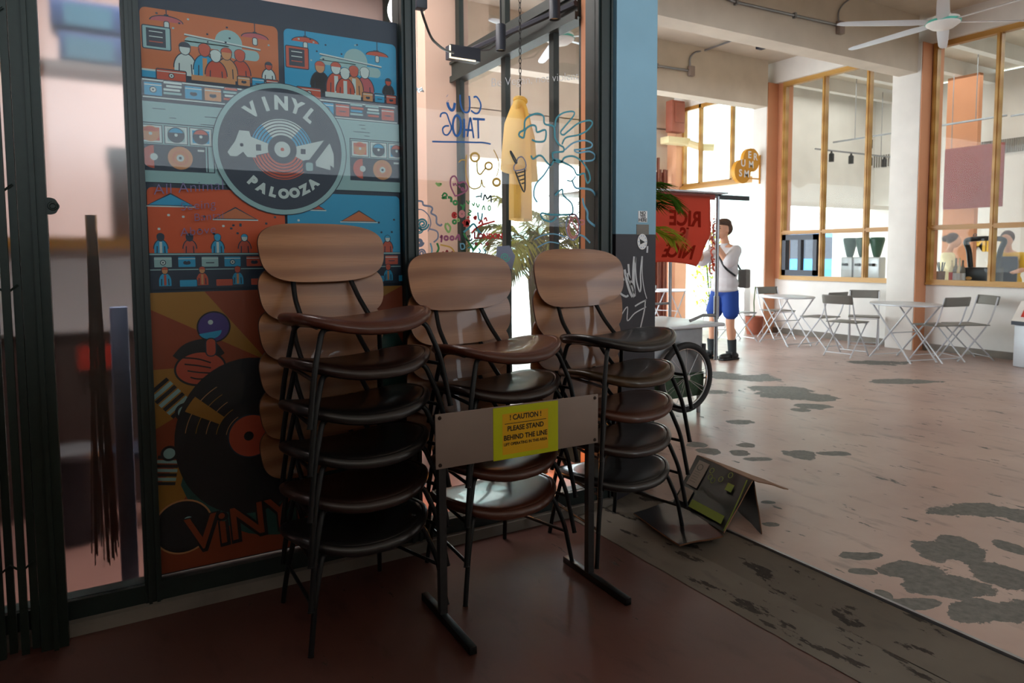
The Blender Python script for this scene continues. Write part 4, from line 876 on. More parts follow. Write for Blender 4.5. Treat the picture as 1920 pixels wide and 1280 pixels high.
b = MB(); b.tube([(.09*math.cos(a), .035*math.sin(a), .775) for a in [2*math.pi*k/20 for k in range(20)]], .012, 0, 8, False, 0, True); c_ = b.build('collar', 'shirt_yellow', t); c_.rotation_euler = (0, 0, yaw)
b = MB(); b.tube([(-.2, 0, .71), (0, 0, .80), (.2, 0, .71)], .006); b.tube([(0, 0, .8), (0, 0, .86), (.02, 0, .88), (0, 0, .90)], .004); c_ = b.build('hanger', 'black_steel', t); c_.rotation_euler = (0, 0, yaw)
b = MB()
for k in range(52):
    z = .90+.032*k; ax_ = k % 2; b.tube([(.008*math.cos(a)*(1-ax_), .008*math.cos(a)*ax_, z+.02*math.sin(a)) for a in [2*math.pi*j/8 for j in range(8)]], .0025, 0, 5, False, 0, True)
b.build('chain', 'black_steel', t)
# ceiling track with cylinder spotlights
t = thing('spotlight_track', 'dark ceiling track running behind the shop window, carrying the cylinder spotlights', 'track light', (1.9, 4.2, 2.62))
p0 = at(868, 108, 1, 4.6); p1 = at(1100, 0, 1, 3.5)
def cyl_spot(px, py, yy, lab, tilt=0):
    p = at(px, py, 1, yy); s_ = thing('spotlight', lab, 'lamp', p, 0, 'cylinder spotlights in the shop')
    b = MB(); b.lathe([(0.0, .17), (.03, .17), (.034, .165), (.034, 0), (.030, 0), (.028, .03), (0, .03)], (0, 0, 0), 20); b.build('housing', 'dark_box', s_)
    b = MB(); b.lathe([(0, .012), (.026, .012), (.026, .016), (0, .016)], (0, 0, 0), 18); b.build('bulb', 'cream', s_); b = MB(); b.tube([(0, 0, .17), (0, 0, 1.2)], .006, 0, 8); b.build('stem', 'black_steel', s_); return s_
cyl_spot(939, 95, 4.1, 'cylinder spotlight hanging left of the t-shirt chain')
cyl_spot(1040, 37, 3.6, 'cylinder spotlight nearest the right end of the shop window')
b = MB(); q0 = at(850, 108, 1, 5.0)-Vector((1.9, 4.2, 2.62)); q1 = at(1080, 6, 1, 3.6)-Vector((1.9, 4.2, 2.62)); b.tube([q0, q1], .02, 0, 6); b.build('rail', 'dark_box', t)
b = MB(); b.tube([q0+(q1-q0)*.2+Vector((0, 0, -.02)), q0+(q1-q0)*.35+Vector((0, 0, -.06)), q0+(q1-q0)*.55+Vector((0, 0, -.01))], .007, 0, 6); b.build('cable', 'black_steel', t)
t = thing('ceiling_light', 'dark rectangular ceiling light with a bright edge behind the storefront window', 'light', at(872, 104, 1, 4.4))
b = MB(); b.box((-.13, -.04, -.04), (.1, .04, .05)); b.build('housing', 'dark_box', t)
b = MB(); b.box((-.13, -.045, -.045), (.06, -.038, -.036)); b.box((-.138, -.045, -.045), (-.13, -.038, .04)); b.build('light_strip', mat('lit_warm', (255, 236, 200), .5, emit=1.5).name, t)
cab = MB(); cab.tube([at(785, 0, 1, 3.8), at(793, 30, 1, 3.8), at(808, 72, 1, 3.9), at(830, 92, 1, 4.1), at(850, 99, 1, 4.3)], .008, 0, 8, True, .1); tag(cab.build('hanging_cable', 'grey_steel'), 'slack grey cable looping down inside the window beside the green post', 'cable')
t = thing('wall_speaker', 'dark box hanging from the shop ceiling right of the green post', 'speaker', at(789, 8, 1, 3.8)); b = MB(); b.bevbox((-.035, -.03, -.03), (.03, .03, .16), .006); b.build('cabinet', 'dark_box', t); b = MB(); b.tube([(0, 0, .16), (0, 0, 1.4)], .006); b.build('bracket', 'grey_steel', t)
# bright bare lamp above the poster
t = thing('wall_lamp', 'bright white lamp glowing above the top right corner of the poster', 'lamp', at(741, 20, 1, 4.4)); b = MB(); b.ell((0, 0, 0), (.05, .05, .085), 0, 16); b.build('bulb', mat('lit_bulb', (255, 250, 255), .4, emit=14).name, t); b = MB(); b.tube([(0, 0, .08), (0, 0, 1.4)], .01); b.build('stem', 'grey_steel', t)
# steel glasses rack ornament on the wall, left part of the window
b = MB()
for k in range(5): b.tube([at(775+x, 160+y, 1, 4.0) for x, y in ((2*k, 2*k), (5+2*k, 6), (10, 14-k), (16+k, 4+2*k))], .004, 0, 6)
b.tube([tuple(at(783, 163, 1, 4.0)), tuple(at(783, 163, 1, 4.0)+Vector((0, 0, 1.95)))], .0015, 0, 4); tag(b.build('wire_ornament', 'chrome'), 'shiny twisted wire ornament hanging beside the green post inside the window', 'ornament')

# palm helper
def frond(base, direction, length, droop, nl=22, lw=.022, ll=.28, col='leaf_thin', tilt=0, parent=None, nm='frond'):
    b = MB(); d = Vector(direction).normalized(); base = Vector(base); side = d.cross(Vector((0, 0, 1))).normalized(); pts = []
    for i in range(13):
        t_ = i/12; pts.append(base+d*length*t_-Vector((0, 0, droop*length*t_*t_)))
    b.tube(pts, [.007-.0004*i for i in range(13)], 0, 6)
    for k in range(nl):
        t_ = .22+.78*k/(nl-1); p = base+d*length*t_-Vector((0, 0, droop*length*t_*t_)); tg = (d-Vector((0, 0, 2*droop*t_))).normalized()
        L = ll*math.sin(math.pi*(.15+.8*t_))**.7*(1 if t_ < .97 else .8)
        for s_ in (-1, 1):
            dr = (side*s_*(1-.45*t_)+tg*(.55+.6*t_)+Vector((0, 0, random.uniform(-.08, .12)-.1))).normalized()
            mid_ = p+dr*L*.5+Vector((0, 0, .01)); tip = p+dr*L+Vector((0, 0, -.16*L-.02)); wv = dr.cross(Vector((0, 0, 1))).normalized()*lw/2; up_ = Vector((0, 0, lw*.25))
            b.add([p-wv*.3, p+wv*.3, mid_-wv+up_, mid_, mid_+wv+up_, tip], [(0, 3, 2), (0, 1, 3), (1, 4, 3), (2, 3, 5), (3, 4, 5)], 0, True)
    return b.build(nm, col, parent)
def palm(loc, lab, height, nf, length, col, seed, az=None, pot_r=.14, cols=None, potm='pot', ll=.28, lw=.022):
    random.seed(seed); t = thing('potted_palm', lab, 'plant', loc)
    b = MB(); b.lathe([(0, 0), (pot_r*.75, 0), (pot_r, .26), (pot_r*1.05, .26), (pot_r*1.05, .29), (pot_r*.92, .29), (pot_r*.9, .25), (0, .25)], (0, 0, 0), 24); b.build('pot', potm, t)
    b = MB(); b.lathe([(pot_r*.9, .24), (pot_r*.5, .262), (0, .27)], (0, 0, 0), 20); b.build('soil', 'soil', t)
    for k in range(nf):
        a = (az[k % len(az)] if az else 360*k/nf)+random.uniform(-10, 10); a = R(a); el = random.uniform(.7, 1.7)
        zb = height*random.uniform(.72, 1.0); b = MB(); b.tube([(0, 0, .25), (.02*math.cos(a), .02*math.sin(a), zb*.6), (.05*math.cos(a), .05*math.sin(a), zb)], .009, 0, 6); b.build('stem', 'leaf_dark', t)
        frond((.05*math.cos(a), .05*math.sin(a), zb), (math.cos(a), math.sin(a), el), length*random.uniform(.85, 1.1), random.uniform(.45, .8), 22, lw, ll, (cols or [col])[k % len(cols or [1])], 0, t)
    return t
pc = at(1002, 560, 0, 3.2)
palm((3.2, pc.y, 0), 'tall yellow green potted palm behind the shop side window, below the t-shirt', 1.6, 24, 0.62, 'leaf_thin', 5, None, .14, ['leaf_thin', 'leaf_thin', 'leaf_dark'], 'pot', .34, .022)
palm((2.98, 3.64, 0), 'dark green potted palm beside the pillar, its fronds reaching over the red banner', 2.02, 8, .42, 'leaf_dark', 8, [10, 50, -30, 80, 120, 30, -60], .13, ['leaf_dark', 'leaf_dark', 'leaf_thin'])

# blurred things behind the frosted pane
t = thing('wall_shelf', 'pale shelf holding the blue boxes behind the frosted pane', 'shelf', (-.15, 4.1, 2.28)); b = MB(); b.box((-.35, -.1, 0), (.9, .16, .035)); b.build('board', 'sign_grey', t)
for k, lb in enumerate(('lower blue box on the shelf behind the frosted pane', 'upper blue box on the shelf behind the frosted pane')):
    t = thing('storage_box', lb, 'box', (.16, 4.1, 2.316+.155*k), 0, 'blue boxes on the shelf'); b = MB(); b.bevbox((-.33-.03*k, -.09, 0), (.3, .1, .145), .012); b.build('body', mat('box_blue', (60, 88, 140), .5).name, t); b = MB(); b.box((-.3, -.094, .02), (-.1, -.09, .12)); b.build('label', mat('box_teal', (84, 136, 160), .5).name, t)
b = MB(); b.box((-1.2, 4.3, .98), (.3, 4.9, 1.42)); b.box((-1.2, 4.32, 0), (.3, 4.9, .98), 1); t = b.build('counter', ['paper_white', 'counter_shade']); tag(t, 'white counter with an ochre top edge behind the frosted pane', 'counter')  # dark lower colour stands in for dim light low in the shop
b = MB(); b.box((-1.2, 4.28, 1.42), (.3, 4.92, 1.48)); b.build('worktop', 'sign_mustard', t)
b = MB(); b.box((-.16, 4.285, .78), (.06, 4.3, .9)); b.build('drawer_front', 'red_hot', t)
t = thing('cabinet', 'brown wooden cabinet standing on the counter behind the frosted pane', 'cabinet', (.18, 4.6, 1.48)); b = MB(); b.box((-.16, -.14, 0), (.14, .14, .42)); b.build('body', 'card_brown', t); b = MB(); b.box((-.17, -.15, .42), (.15, .15, .5)); b.build('lid', 'kerb', t)
t = thing('broom', 'broom with long reddish straw hanging head down behind the frosted pane', 'broom', (-.055, 3.2, .12)); b = MB()
random.seed(4)
for k in range(36):
    x = random.uniform(-.04, .04); b.tube([(x*.4, random.uniform(-.015, .015), 1.35), (x*.7, random.uniform(-.02, .02), .7), (x+random.uniform(-.015, .015), random.uniform(-.03, .03), random.uniform(.0, .16))], .003, 0, 4)
b.build('straw', 'straw_brown', t); b = MB(); b.tube([(0, 0, 1.26), (0, 0, 1.42)], .02); b.build('handle', 'tan', t)
t = thing('plank', 'narrow blue grey panel leaning behind the frosted pane next to the poster', 'panel', (.028, 3.26, 0)); b = MB(); b.bevbox((-.035, -.02, 0), (.03, .02, 1.17), .004); b.build('board', mat('panel_blue', (146, 166, 206), .5).name, t)
t = thing('waste_bin', 'dark waste bin on the shop floor behind the frosted pane', 'bin', (-.18, 3.9, 0)); b = MB(); b.lathe([(0, 0), (.1, 0), (.125, .42), (.11, .42), (.09, .02), (0, .02)], (0, 0, 0), 24); b.build('bucket', 'dark_box', t); b = MB(); b.lathe([(.118, .42), (.13, .42), (.13, .45), (.118, .45)], (0, 0, 0), 24); b.build('rim', 'galv', t)
t = thing('stool', 'dark low stool on the shop floor right of the waste bin', 'stool', (.1, 4.0, 0)); b = MB(); b.lathe([(0, .36), (.13, .36), (.13, .4), (0, .41)], (0, 0, 0), 24); b.build('seat', 'dark_box', t)
for k in range(4):
    a = R(45+90*k); b = MB(); b.tube([(.08*math.cos(a), .08*math.sin(a), .36), (.12*math.cos(a), .12*math.sin(a), 0)], .01); b.build('leg', 'black_steel', t)
# low orange crates and a pale bench inside, seen between the chair legs
t = thing('bench', 'low pale bench inside the shop behind the middle chairs', 'bench', (1.85, 4.1, 0)); b = MB(); b.box((-.7, -.2, .30), (.55, .2, .36)); b.build('seat', 'paper_white', t)
for x in (-.62, .47): b = MB(); b.box((x-.03, -.18, 0), (x+.03, .18, .3)); b.build('leg', 'tan', t)
for k, (x, lb) in enumerate(((1.35, 'glowing orange lantern on the floor under the left end of the pale bench'), (2.3, 'glowing orange lantern on the floor near the right end of the pale bench'))):
    t = thing('floor_lantern', lb, 'lantern', (x, 3.62, 0), 0, 'orange lanterns in the shop window'); b = MB(); b.lathe([(0, .03), (.05, .03), (.06, .1), (.05, .17), (0, .17)], (0, 0, 0), 18); b.build('shade', mat('lit_orange', (255, 130, 20), .5, emit=2.5).name, t); b = MB(); b.lathe([(0, 0), (.055, 0), (.055, .03), (0, .03)], (0, 0, 0), 18); b.build('base', 'black_steel', t)
    l = bpy.data.lights.new('lantern_glow', 'POINT'); l.energy = 2.2; l.color = (1, .42, .1); l.shadow_soft_size = .05; lo = bpy.data.objects.new('lantern_glow', l); C.objects.link(lo); lo.location = (x, 3.52, .13)

# ------------------------------------------------------------------ ceiling fans
def fan(loc, r_, rot, lab, zc=4.55):
    t = thing('ceiling_fan', lab, 'fan', loc, R(rot), 'large white ceiling fans')
    b = MB(); b.lathe([(0, -.07), (.10, -.06), (.155, -.02), (.16, .01), (.15, .04), (.07, .07), (.05, .14), (.035, .16), (.035, zc-loc[2])], (0, 0, 0), 28); b.build('motor_housing', 'white_paint', t)
    b = MB(); b.lathe([(.159, -.008), (.164, -.008), (.164, .012), (.159, .012)], (0, 0, 0), 28); b.build('trim_ring', 'teal', t)
    for k in range(6):
        a = 60*k; m = Matrix.Rotation(R(a), 4, 'Z') @ Matrix.Translation((0, 0, .0)) @ Matrix.Rotation(R(12), 4, 'X'); b = MB()
        pr = [(.14, .045), (.3, .06), (r_*.6, .055), (r_*.92, .045), (r_*.985, .032), (r_, .01)]
        vs = []
        for x, w_ in pr: vs += [Vector((x, -w_, .0)), Vector((x, 0, .012)), Vector((x, w_, .0)), Vector((x, 0, -.004))]
        b.add([m @ v for v in vs], [(4*i+j, 4*i+(j+1) % 4, 4*i+4+(j+1) % 4, 4*i+4+j) for i in range(len(pr)-1) for j in range(4)]+[(0, 1, 2, 3)], 0, True); b.build('blade', 'chair_white', t)
    return t
fp_ = at(1768, 42, 2, 3.74); fan(tuple(fp_), 1.08, 28, 'white six bladed ceiling fan in front of the nearer cafe window')
fp_ = at(1050, 72, 2, 3.75); fan(tuple(fp_), 1.0, 10, 'white ceiling fan seen through the shop side window')

# ------------------------------------------------------------------ conduits on the beams
def conduit(pts, r_, lab, boxes=(), clips=()):
    b = MB(); b.tube(pts, r_, 0, 8, True, .08)
    for c in clips: b.box((c[0]-.015, c[1]-.02, c[2]-.03), (c[0]+.015, c[1]+.02, c[2]+.03))
    for c in boxes: b.bevbox((c[0]-.05, c[1]-.045, c[2]-.08), (c[0]+.05, c[1]+.02, c[2]+.07), .008, 1)
    return tag(b.build('conduit', ['galv', 'sign_grey']), lab, 'conduit', 'wiring conduits on the beams')
Yb = 5.47
p = [at(x, y, 1, Yb) for x, y in ((1340, -12), (1380, 4), (1570, 47))]
conduit(p, .016, 'grey conduit along the nearer beam, ending in a square junction box', [tuple(at(1574, 52, 1, Yb))], [tuple(p[1]), tuple(at(1490, 29, 1, Yb))])
p = [at(x, y, 1, Yb) for x, y in ((1573, 45), (1571, 22), (1582, 6), (1600, -6))]
conduit(p, .010, 'thin conduit curving up to the ceiling above the square junction box')
Yb = 7.95
p = [at(x, y, 1, Yb) for x, y in ((1205, 119), (1232, 123), (1290, 132))]
conduit(p, .018, 'grey conduit along the farther beam, ending in a small box', [tuple(at(1295, 133, 1, Yb))], [tuple(p[1])])
p = [at(1294, 124, 1, Yb), at(1293, 108, 1, Yb), at(1302, 98, 1, Yb), at(1320, 95, 2, 4.52), at(1378, 74, 2, 4.52), at(1396, 65, 2, 4.52)]
conduit(p, .014, 'conduit bending from the small box up and across the ceiling')
b = MB(); q = at(1427, 88, 2, 4.5); b.box((q.x-.06, q.y-.05, 4.47), (q.x+.06, q.y+.05, 4.55)); tag(b.build('junction_box', 'dark_box'), 'small black box on the ceiling between the two beams', 'box')

# ------------------------------------------------------------------ end of the passage: red box, duct, folded gate
e_ = at(1247, 222, 1, 10.45)
t = thing('electric_box', 'rust red electrical box high on the far wall above the folded gate', 'box', (e_.x-.05, 10.18, e_.z-.04)); b = MB(); b.bevbox((-.19, -.18, -.30), (.15, 0, .30), .02); b.build('body', 'red_box', t); b = MB(); b.bevbox((-.12, -.2, -.12), (.13, -.18, .26), .015); b.build('door', 'red_box', t)
e_ = at(1254, 252, 1, 10.3)
t = thing('wall_duct', 'cream angled duct below the red electrical box', 'duct', (e_.x-.05, 10.05, e_.z-.17)); b = MB(); b.bevbox((-.28, -.1, -.06), (.3, .14, .07), .02); b.build('body', 'cream', t)
b = MB(); q0 = Vector((.28, 0, 0)); b.tube([(.25, .0, 0), (.42, -.25, -.12), (.56, -.45, -.14)], .07, 0, 8); b.build('outlet', 'cream', t)
t = thing('folded_gate', 'brown folding gate pushed together at the end of the passage', 'gate', (9.05, 10.3, 0))
for k in range(9):
    b = MB(); h = 3.0+(.22 if k in (0, 3, 4, 5) else 0); b.box((-.17+.08*k, -.03*(k % 2), 0), (-.13+.08*k, .04-.03*(k % 2), h)); b.build('gate_panel', 'brown_gate', t)
b = MB(); b.box((-.17, .05, 0), (.55, .07, 2.95)); b.build('backing_sheet', 'oxblood', t)

# hanging mustard sign
sp = at(1398, 311, 1, 8.1)
t = thing('hanging_sign', 'mustard double circle sign with white letters, bracketed to the far white column', 'sign', sp)
xv = Vector((math.cos(R(-30)), math.sin(R(-30)), 0))

b = MB()
for cx, cz in ((.10, .10), (-.10, -.10)): b.lathe([(0, -.035), (.195, -.035), (.195, .035), (0, .035)], (cx, .004 if cx < 0 else 0, cz), 40, 0, Matrix.Rotation(R(90), 4, 'X'))
dc = b.build('disc', 'sign_mustard', t)
b = MB()
for ch, x, z in (('E', .05, .16), ('R', .19, .135), ('U', -.10, .015), ('M', .09, .0), ('S', -.16, -.15), ('M', -.015, -.16)): text_into(b, ch, .16, (x, -.038, z-.03), (1, 0, 0), (0, 0, 1), 0, .004)
b.build('letters', 'paper_white', dc)
bx_ = 9.59-sp.x; b = MB(); b.tube([(.1, 0, .12), (bx_, 0, .12)], .012); b.tube([(-.0, 0, -.20), (bx_, 0, -.20)], .012); b.tube([(bx_, 0, .2), (bx_, 0, -.28)], .014); b.build('bracket', 'sign_mustard', t)

# ------------------------------------------------------------------ street cart
CX, CYY = 3.95, 4.62
t = thing('street_cart', 'stainless food cart with a spoked wheel beside the pillar', 'cart', (CX, CYY, 0))
b = MB(); b.bevbox((-.35, -.36, .16), (.42, .30, .74), .008); b.build('body', 'galv', t)
b = MB(); b.bevbox((-.42, -.43, .745), (.62, .36, .775), .012); b.build('worktop', 'chair_white', t)
b = MB(); b.box((-.352, -.372, .16), (.425, -.361, .36)); b.build('skirt_panel', mat('foliage_print', (46, 72, 48), .6, 0, .5, 24).name, t)
for x in (-.3, .41):
    for y in (-.33, .27): b = MB(); b.box((x-.012, y-.012, 0), (x+.012, y+.012, .75)); b.build('leg', 'galv', t)
wx, wy, wz = .17, -.42, .34
b = MB(); b.tube([(wx+.27*math.cos(a), wy, wz+.27*math.sin(a)) for a in [2*math.pi*k/40 for k in range(40)]], .028, 0, 10, False, 0, True); wh = b.build('wheel', 'tyre', t)
b = MB(); b.tube([(wx+.243*math.cos(a), wy, wz+.243*math.sin(a)) for a in [2*math.pi*k/40 for k in range(40)]], .009, 0, 8, False, 0, True); b.tube([(wx, wy-.03, wz), (wx, wy+.05, wz)], .022)
for k in range(18): a = 2*math.pi*k/18; b.tube([(wx+.02*math.cos(a), wy+(.012 if k % 2 else -.012), wz+.02*math.sin(a)), (wx+.24*math.cos(a+.25*(-1)**k), wy, wz+.24*math.sin(a+.25*(-1)**k))], .0022, 0, 4)
b.build('rim_and_spokes', 'chrome', wh)
b = MB(); b.tube([(.61, -.33, .44), (.61, -.33, 1.86)], .016); b.tube([(.61, -.33, .8), (.61, -.33, 1.0)], .024); b.build('pole', 'galv', t)
b = MB(); b.tube([(.63, .27, .775), (.63, .27, 1.86)], .016); b.build('pole', 'galv', t)
b = MB(); b.tube([(-.5, -.33, 1.86), (.62, -.33, 1.86)], .012); b.tube([(-.5, -.33, 1.855), (.98, -.33, 1.855)], .010); b.tube([(.61, -.33, 1.86), (.61, .3, 1.86)], .012); b.tube([(-.4, .3, .90), (.63, .28, .90)], .012); b.tube([(.3, -.33, .80), (.45, -.33, .84), (.62, -.33, .83)], .014); b.build('rail', 'galv', t)
b = MB(); b.bevbox((-.6, -.42, 1.875), (.64, .5, 1.89), .004); b.build('roof_sheet', 'chair_white', t)
b = MB(); b.bevbox((.62, -.345, 1.835), (.99, -.32, 1.875), .004); b.build('rail_end', 'grey_steel', t)
b = MB(); b.box((.42, -.37, .5), (.45, -.33, .6)); b.tube([(.43, -.35, .30), (.5, -.35, .30)], .008); b.tube([(.5, -.35, .27), (.5, -.35, .33)], .008); b.build('latch', 'grey_steel', t)
# banner hanging from the front rail
bn = thing('red_banner', 'translucent red banner with mirrored lettering RICE IS NICE hanging from the cart', 'banner', (CX-.02, CYY-.36, 1.86))
b = MB(); nu, nv = 26, 26; vs = []
def bsrf(u, v):       # u 0..1 left-right, v 0..1 top-bottom
    wL = -.46+.06*v; wR = .48-.10*v-.10*max(0, v-.55)-.03*v**3
    x = wL+(wR-wL)*u; z = -.01-.575*v+.03*math.sin(u*3.1)*v-.06*(u-.5)**2*v
    y = -.02-.05*math.sin(v*3)+.022*math.sin(u*9+v*3)*v+.012*math.sin(v*14+u*4)*v
    return Vector((x, y, z))
for j in range(nv+1):
    for i in range(nu+1): vs.append(bsrf(i/nu, j/nv))
fs = [(j*(nu+1)+i, j*(nu+1)+i+1, (j+1)*(nu+1)+i+1, (j+1)*(nu+1)+i) for j in range(nv) for i in range(nu)]
b.add(vs, fs, 0, True); cl = b.build('cloth', 'banner_red', bn); so = cl.modifiers.new('thickness', 'SOLIDIFY'); so.thickness = .002
b = MB()
for word, v0, sz in (('RICE', .45, .18), ('IS', .68, .16), ('NICE', .92, .16)):
    me = text_mesh(word, sz, .0004, .006, 'CENTER')
    vv = []
    for vt in me.vertices:
        u = .66-vt.co.x/.90+.06; v = v0-vt.co.y/.58; q = bsrf(max(0.02, min(.98, u-.04)), min(.99, v)); vv.append(q+Vector((0, -.004-vt.co.z, 0)))
    b.add(vv, [tuple(p_.vertices) for p_ in me.polygons], 0); bpy.data.meshes.remove(me)
b.build('lettering', 'banner_ink', cl)
b = MB(); b.box((-.5, -.015, -.035), (.55, .012, .01)); b.build('top_hem', 'oxblood', bn)
# second strip of pink ribbons beside the pole
t2 = thing('ribbon_garland', 'pink and white ribbon garland hanging beside the front pole of the cart', 'garland', tuple(at(1340, 372, 1, 4.35)))
b = MB(); b.tube([(0, 0, 0), (0, 0, -.36)], .003, 0, 5)
random.seed(2)
for k in range(26):
    z = -.22-.022*k*.75; a = random.uniform(0, 6.3); r1 = random.uniform(.02, .045); q = Vector((random.uniform(-.02, .02), random.uniform(-.02, .02), z)); n_ = Vector((math.cos(a), math.sin(a), .3))
    ribbon(b, [q+Vector((math.cos(c)*r1, 0, math.sin(c)*r1)) for c in [2*math.pi*j/8 for j in range(7)]], .014, n_, k % 3 == 1)
b.build('ribbons', ['banner_red', 'paper_white'], t2)

# ------------------------------------------------------------------ folding chairs and tables
def fchair():
    t = thing('folding_chair', 'x', 'chair')
    # front at -y. front legs run from the back top down to front feet, rear legs cross behind
    b = MB(); b.bevbox((-.2, -.2, .445), (.2, .17, .457), .004); b.build('seat', 'seat_grey', t)
    for s_ in (-1, 1):
        x = s_*.19
        b = MB(); b.tube([(x, .26, .80), (x, .235, .70), (x, .17, .5), (x, .10, .40), (x, -.22, 0)], .0095, 0, 6, True, .06); b.build('leg', 'chair_white', t)
        b = MB(); b.tube([(x*.93, -.19, .445), (x*.93, .25, 0)], .0085, 0, 6); b.build('leg', 'chair_white', t)
    b = MB(); pts = []
    for k in range(9): xx = -.2+.05*k; pts.append((xx, .255+.02*(1-(xx/.2)**2)))
    vs = []
    for z, dy in ((.70, -.01), (.715, -.008), (.80, .012), (.815, .015)):
        w_ = .97 if z in (.70, .815) else 1
        for xx, yy in pts: vs.append((xx*w_, yy+dy, z))
    n = 9; b.add(vs, [(j*n+i, j*n+i+1, (j+1)*n+i+1, (j+1)*n+i) for j in range(3) for i in range(8)], 0, True); o = b.build('backrest', 'seat_grey', t); so = o.modifiers.new('thickness', 'SOLIDIFY'); so.thickness = .012
    for p_, q_ in (((-.19, -.18, .05), (.19, -.18, .05)), ((-.177, .2, .05), (.177, .2, .05)), ((-.19, -.19, .43), (.19, -.19, .43))): b = MB(); b.tube([p_, q_], .006, 0, 6); b.build('crossbar', 'chair_white', t)
    return t
def ftable():
    t = thing('folding_table', 'x', 'table')
    b = MB(); b.lathe([(0, .700), (.44, .700), (.45, .704), (.45, .718), (.44, .722), (0, .722)], (0, 0, 0), 32, 0, None, 1, .8); b.build('tabletop', 'chair_white', t)
    for s_ in (-1, 1):
        y = .22*s_
        b = MB(); b.tube([(-.32, y, .70), (.32, y, 0)], .011, 0, 6); b.build('leg', 'chair_white', t)
        b = MB(); b.tube([(.32, y*.9, .70), (-.32, y*.9, 0)], .011, 0, 6); b.build('leg', 'chair_white', t)
    for x, z in ((-.29, .035), (.29, .035), (0, .35)): b = MB(); b.tube([(x, -.22, z), (x, .22, z)], .007, 0, 6); b.build('crossbar', 'chair_white', t)
    return t
fc0 = fchair(); ft0 = ftable(); u_ = [0, 0]
def put(proto, i, x, y, a, lab, grp):
    if not u_[i]: o = proto; u_[i] = 1; o.location = (x, y, 0); o.rotation_euler = (0, 0, R(a)); o['label'] = lab
    else: o = dup(proto, None, (x, y, 0), R(a), lab)
    o['group'] = grp; return o
G1, G2 = 'folding chairs in the passage', 'round folding tables in the passage'
T1c = (8.72, 5.05); T2c = (8.75, 6.85)
put(ft0, 1, T1c[0], T1c[1], 75, 'round folding table nearest the camera, in front of the terracotta column', G2)
put(ft0, 1, T2c[0], T2c[1], 75, 'round folding table in the middle of the cafe wall, under the dark hatch', G2)
put(fc0, 0, 9.42, 4.66, -120, 'grey folding chair farthest right, seen side on against the low wall', G1)
put(fc0, 0, 9.02, 4.80, 166, 'grey folding chair in front of the terracotta column, right of the nearest table', G1)
put(fc0, 0, 8.45, 5.66, 97, 'grey folding chair left of the nearest table, back towards the camera', G1)
put(fc0, 0, 9.35, 6.0, -57, 'grey folding chair behind the nearest table, back to the white low wall', G1)
put(fc0, 0, 8.80, 6.3, 178, 'grey folding chair between the two tables, in front of the ochre window', G1)
put(fc0, 0, 9.2, 7.38, -15, 'grey folding chair beyond the middle table, next to the far orange column', G1)
put(fc0, 0, 8.42, 7.48, 81, 'grey folding chair just right of the standing person', G1)
# pale set far away behind the cart
put(ft0, 1, 8.55, 9.2, 20, 'white round folding table far away behind the cart', G2)
put(fc0, 0, 7.95, 9.3, -80, 'white folding chair far away in front of the folded brown gate', G1)
put(ft0, 1, 9.35, 8.75, 60, 'round folding table behind the standing person, in the side opening', G2)

# ------------------------------------------------------------------ person with a camera
def body_mesh(name, tubes, balls, m, parent, vox=.012, smooth=4, extra=None):
    b = MB()
    for pts, rs in tubes:
        P_ = [Vector(p) for p in pts]; q = []; rr = []
        for i in range(len(P_)-1):
            for k in range(4): q.append(P_[i].lerp(P_[i+1], k/4)); rr.append(rs[i]+(rs[i+1]-rs[i])*k/4)
        q.append(P_[-1]); rr.append(rs[-1]); b.tube(q, rr, 0, 14)
        for p, r_ in ((q[0], rr[0]), (q[-1], rr[-1])): b.ell(p, (r_, r_, r_), 0, 12)
    for c, r_ in balls: b.ell(c, r_, 0, 16)
    o = b.build(name, m, parent)
    rm = o.modifiers.new('union', 'REMESH'); rm.mode = 'VOXEL'; rm.voxel_size = vox; rm.use_smooth_shade = True
    sm = o.modifiers.new('soften', 'SMOOTH'); sm.factor = .5; sm.iterations = smooth
    return o
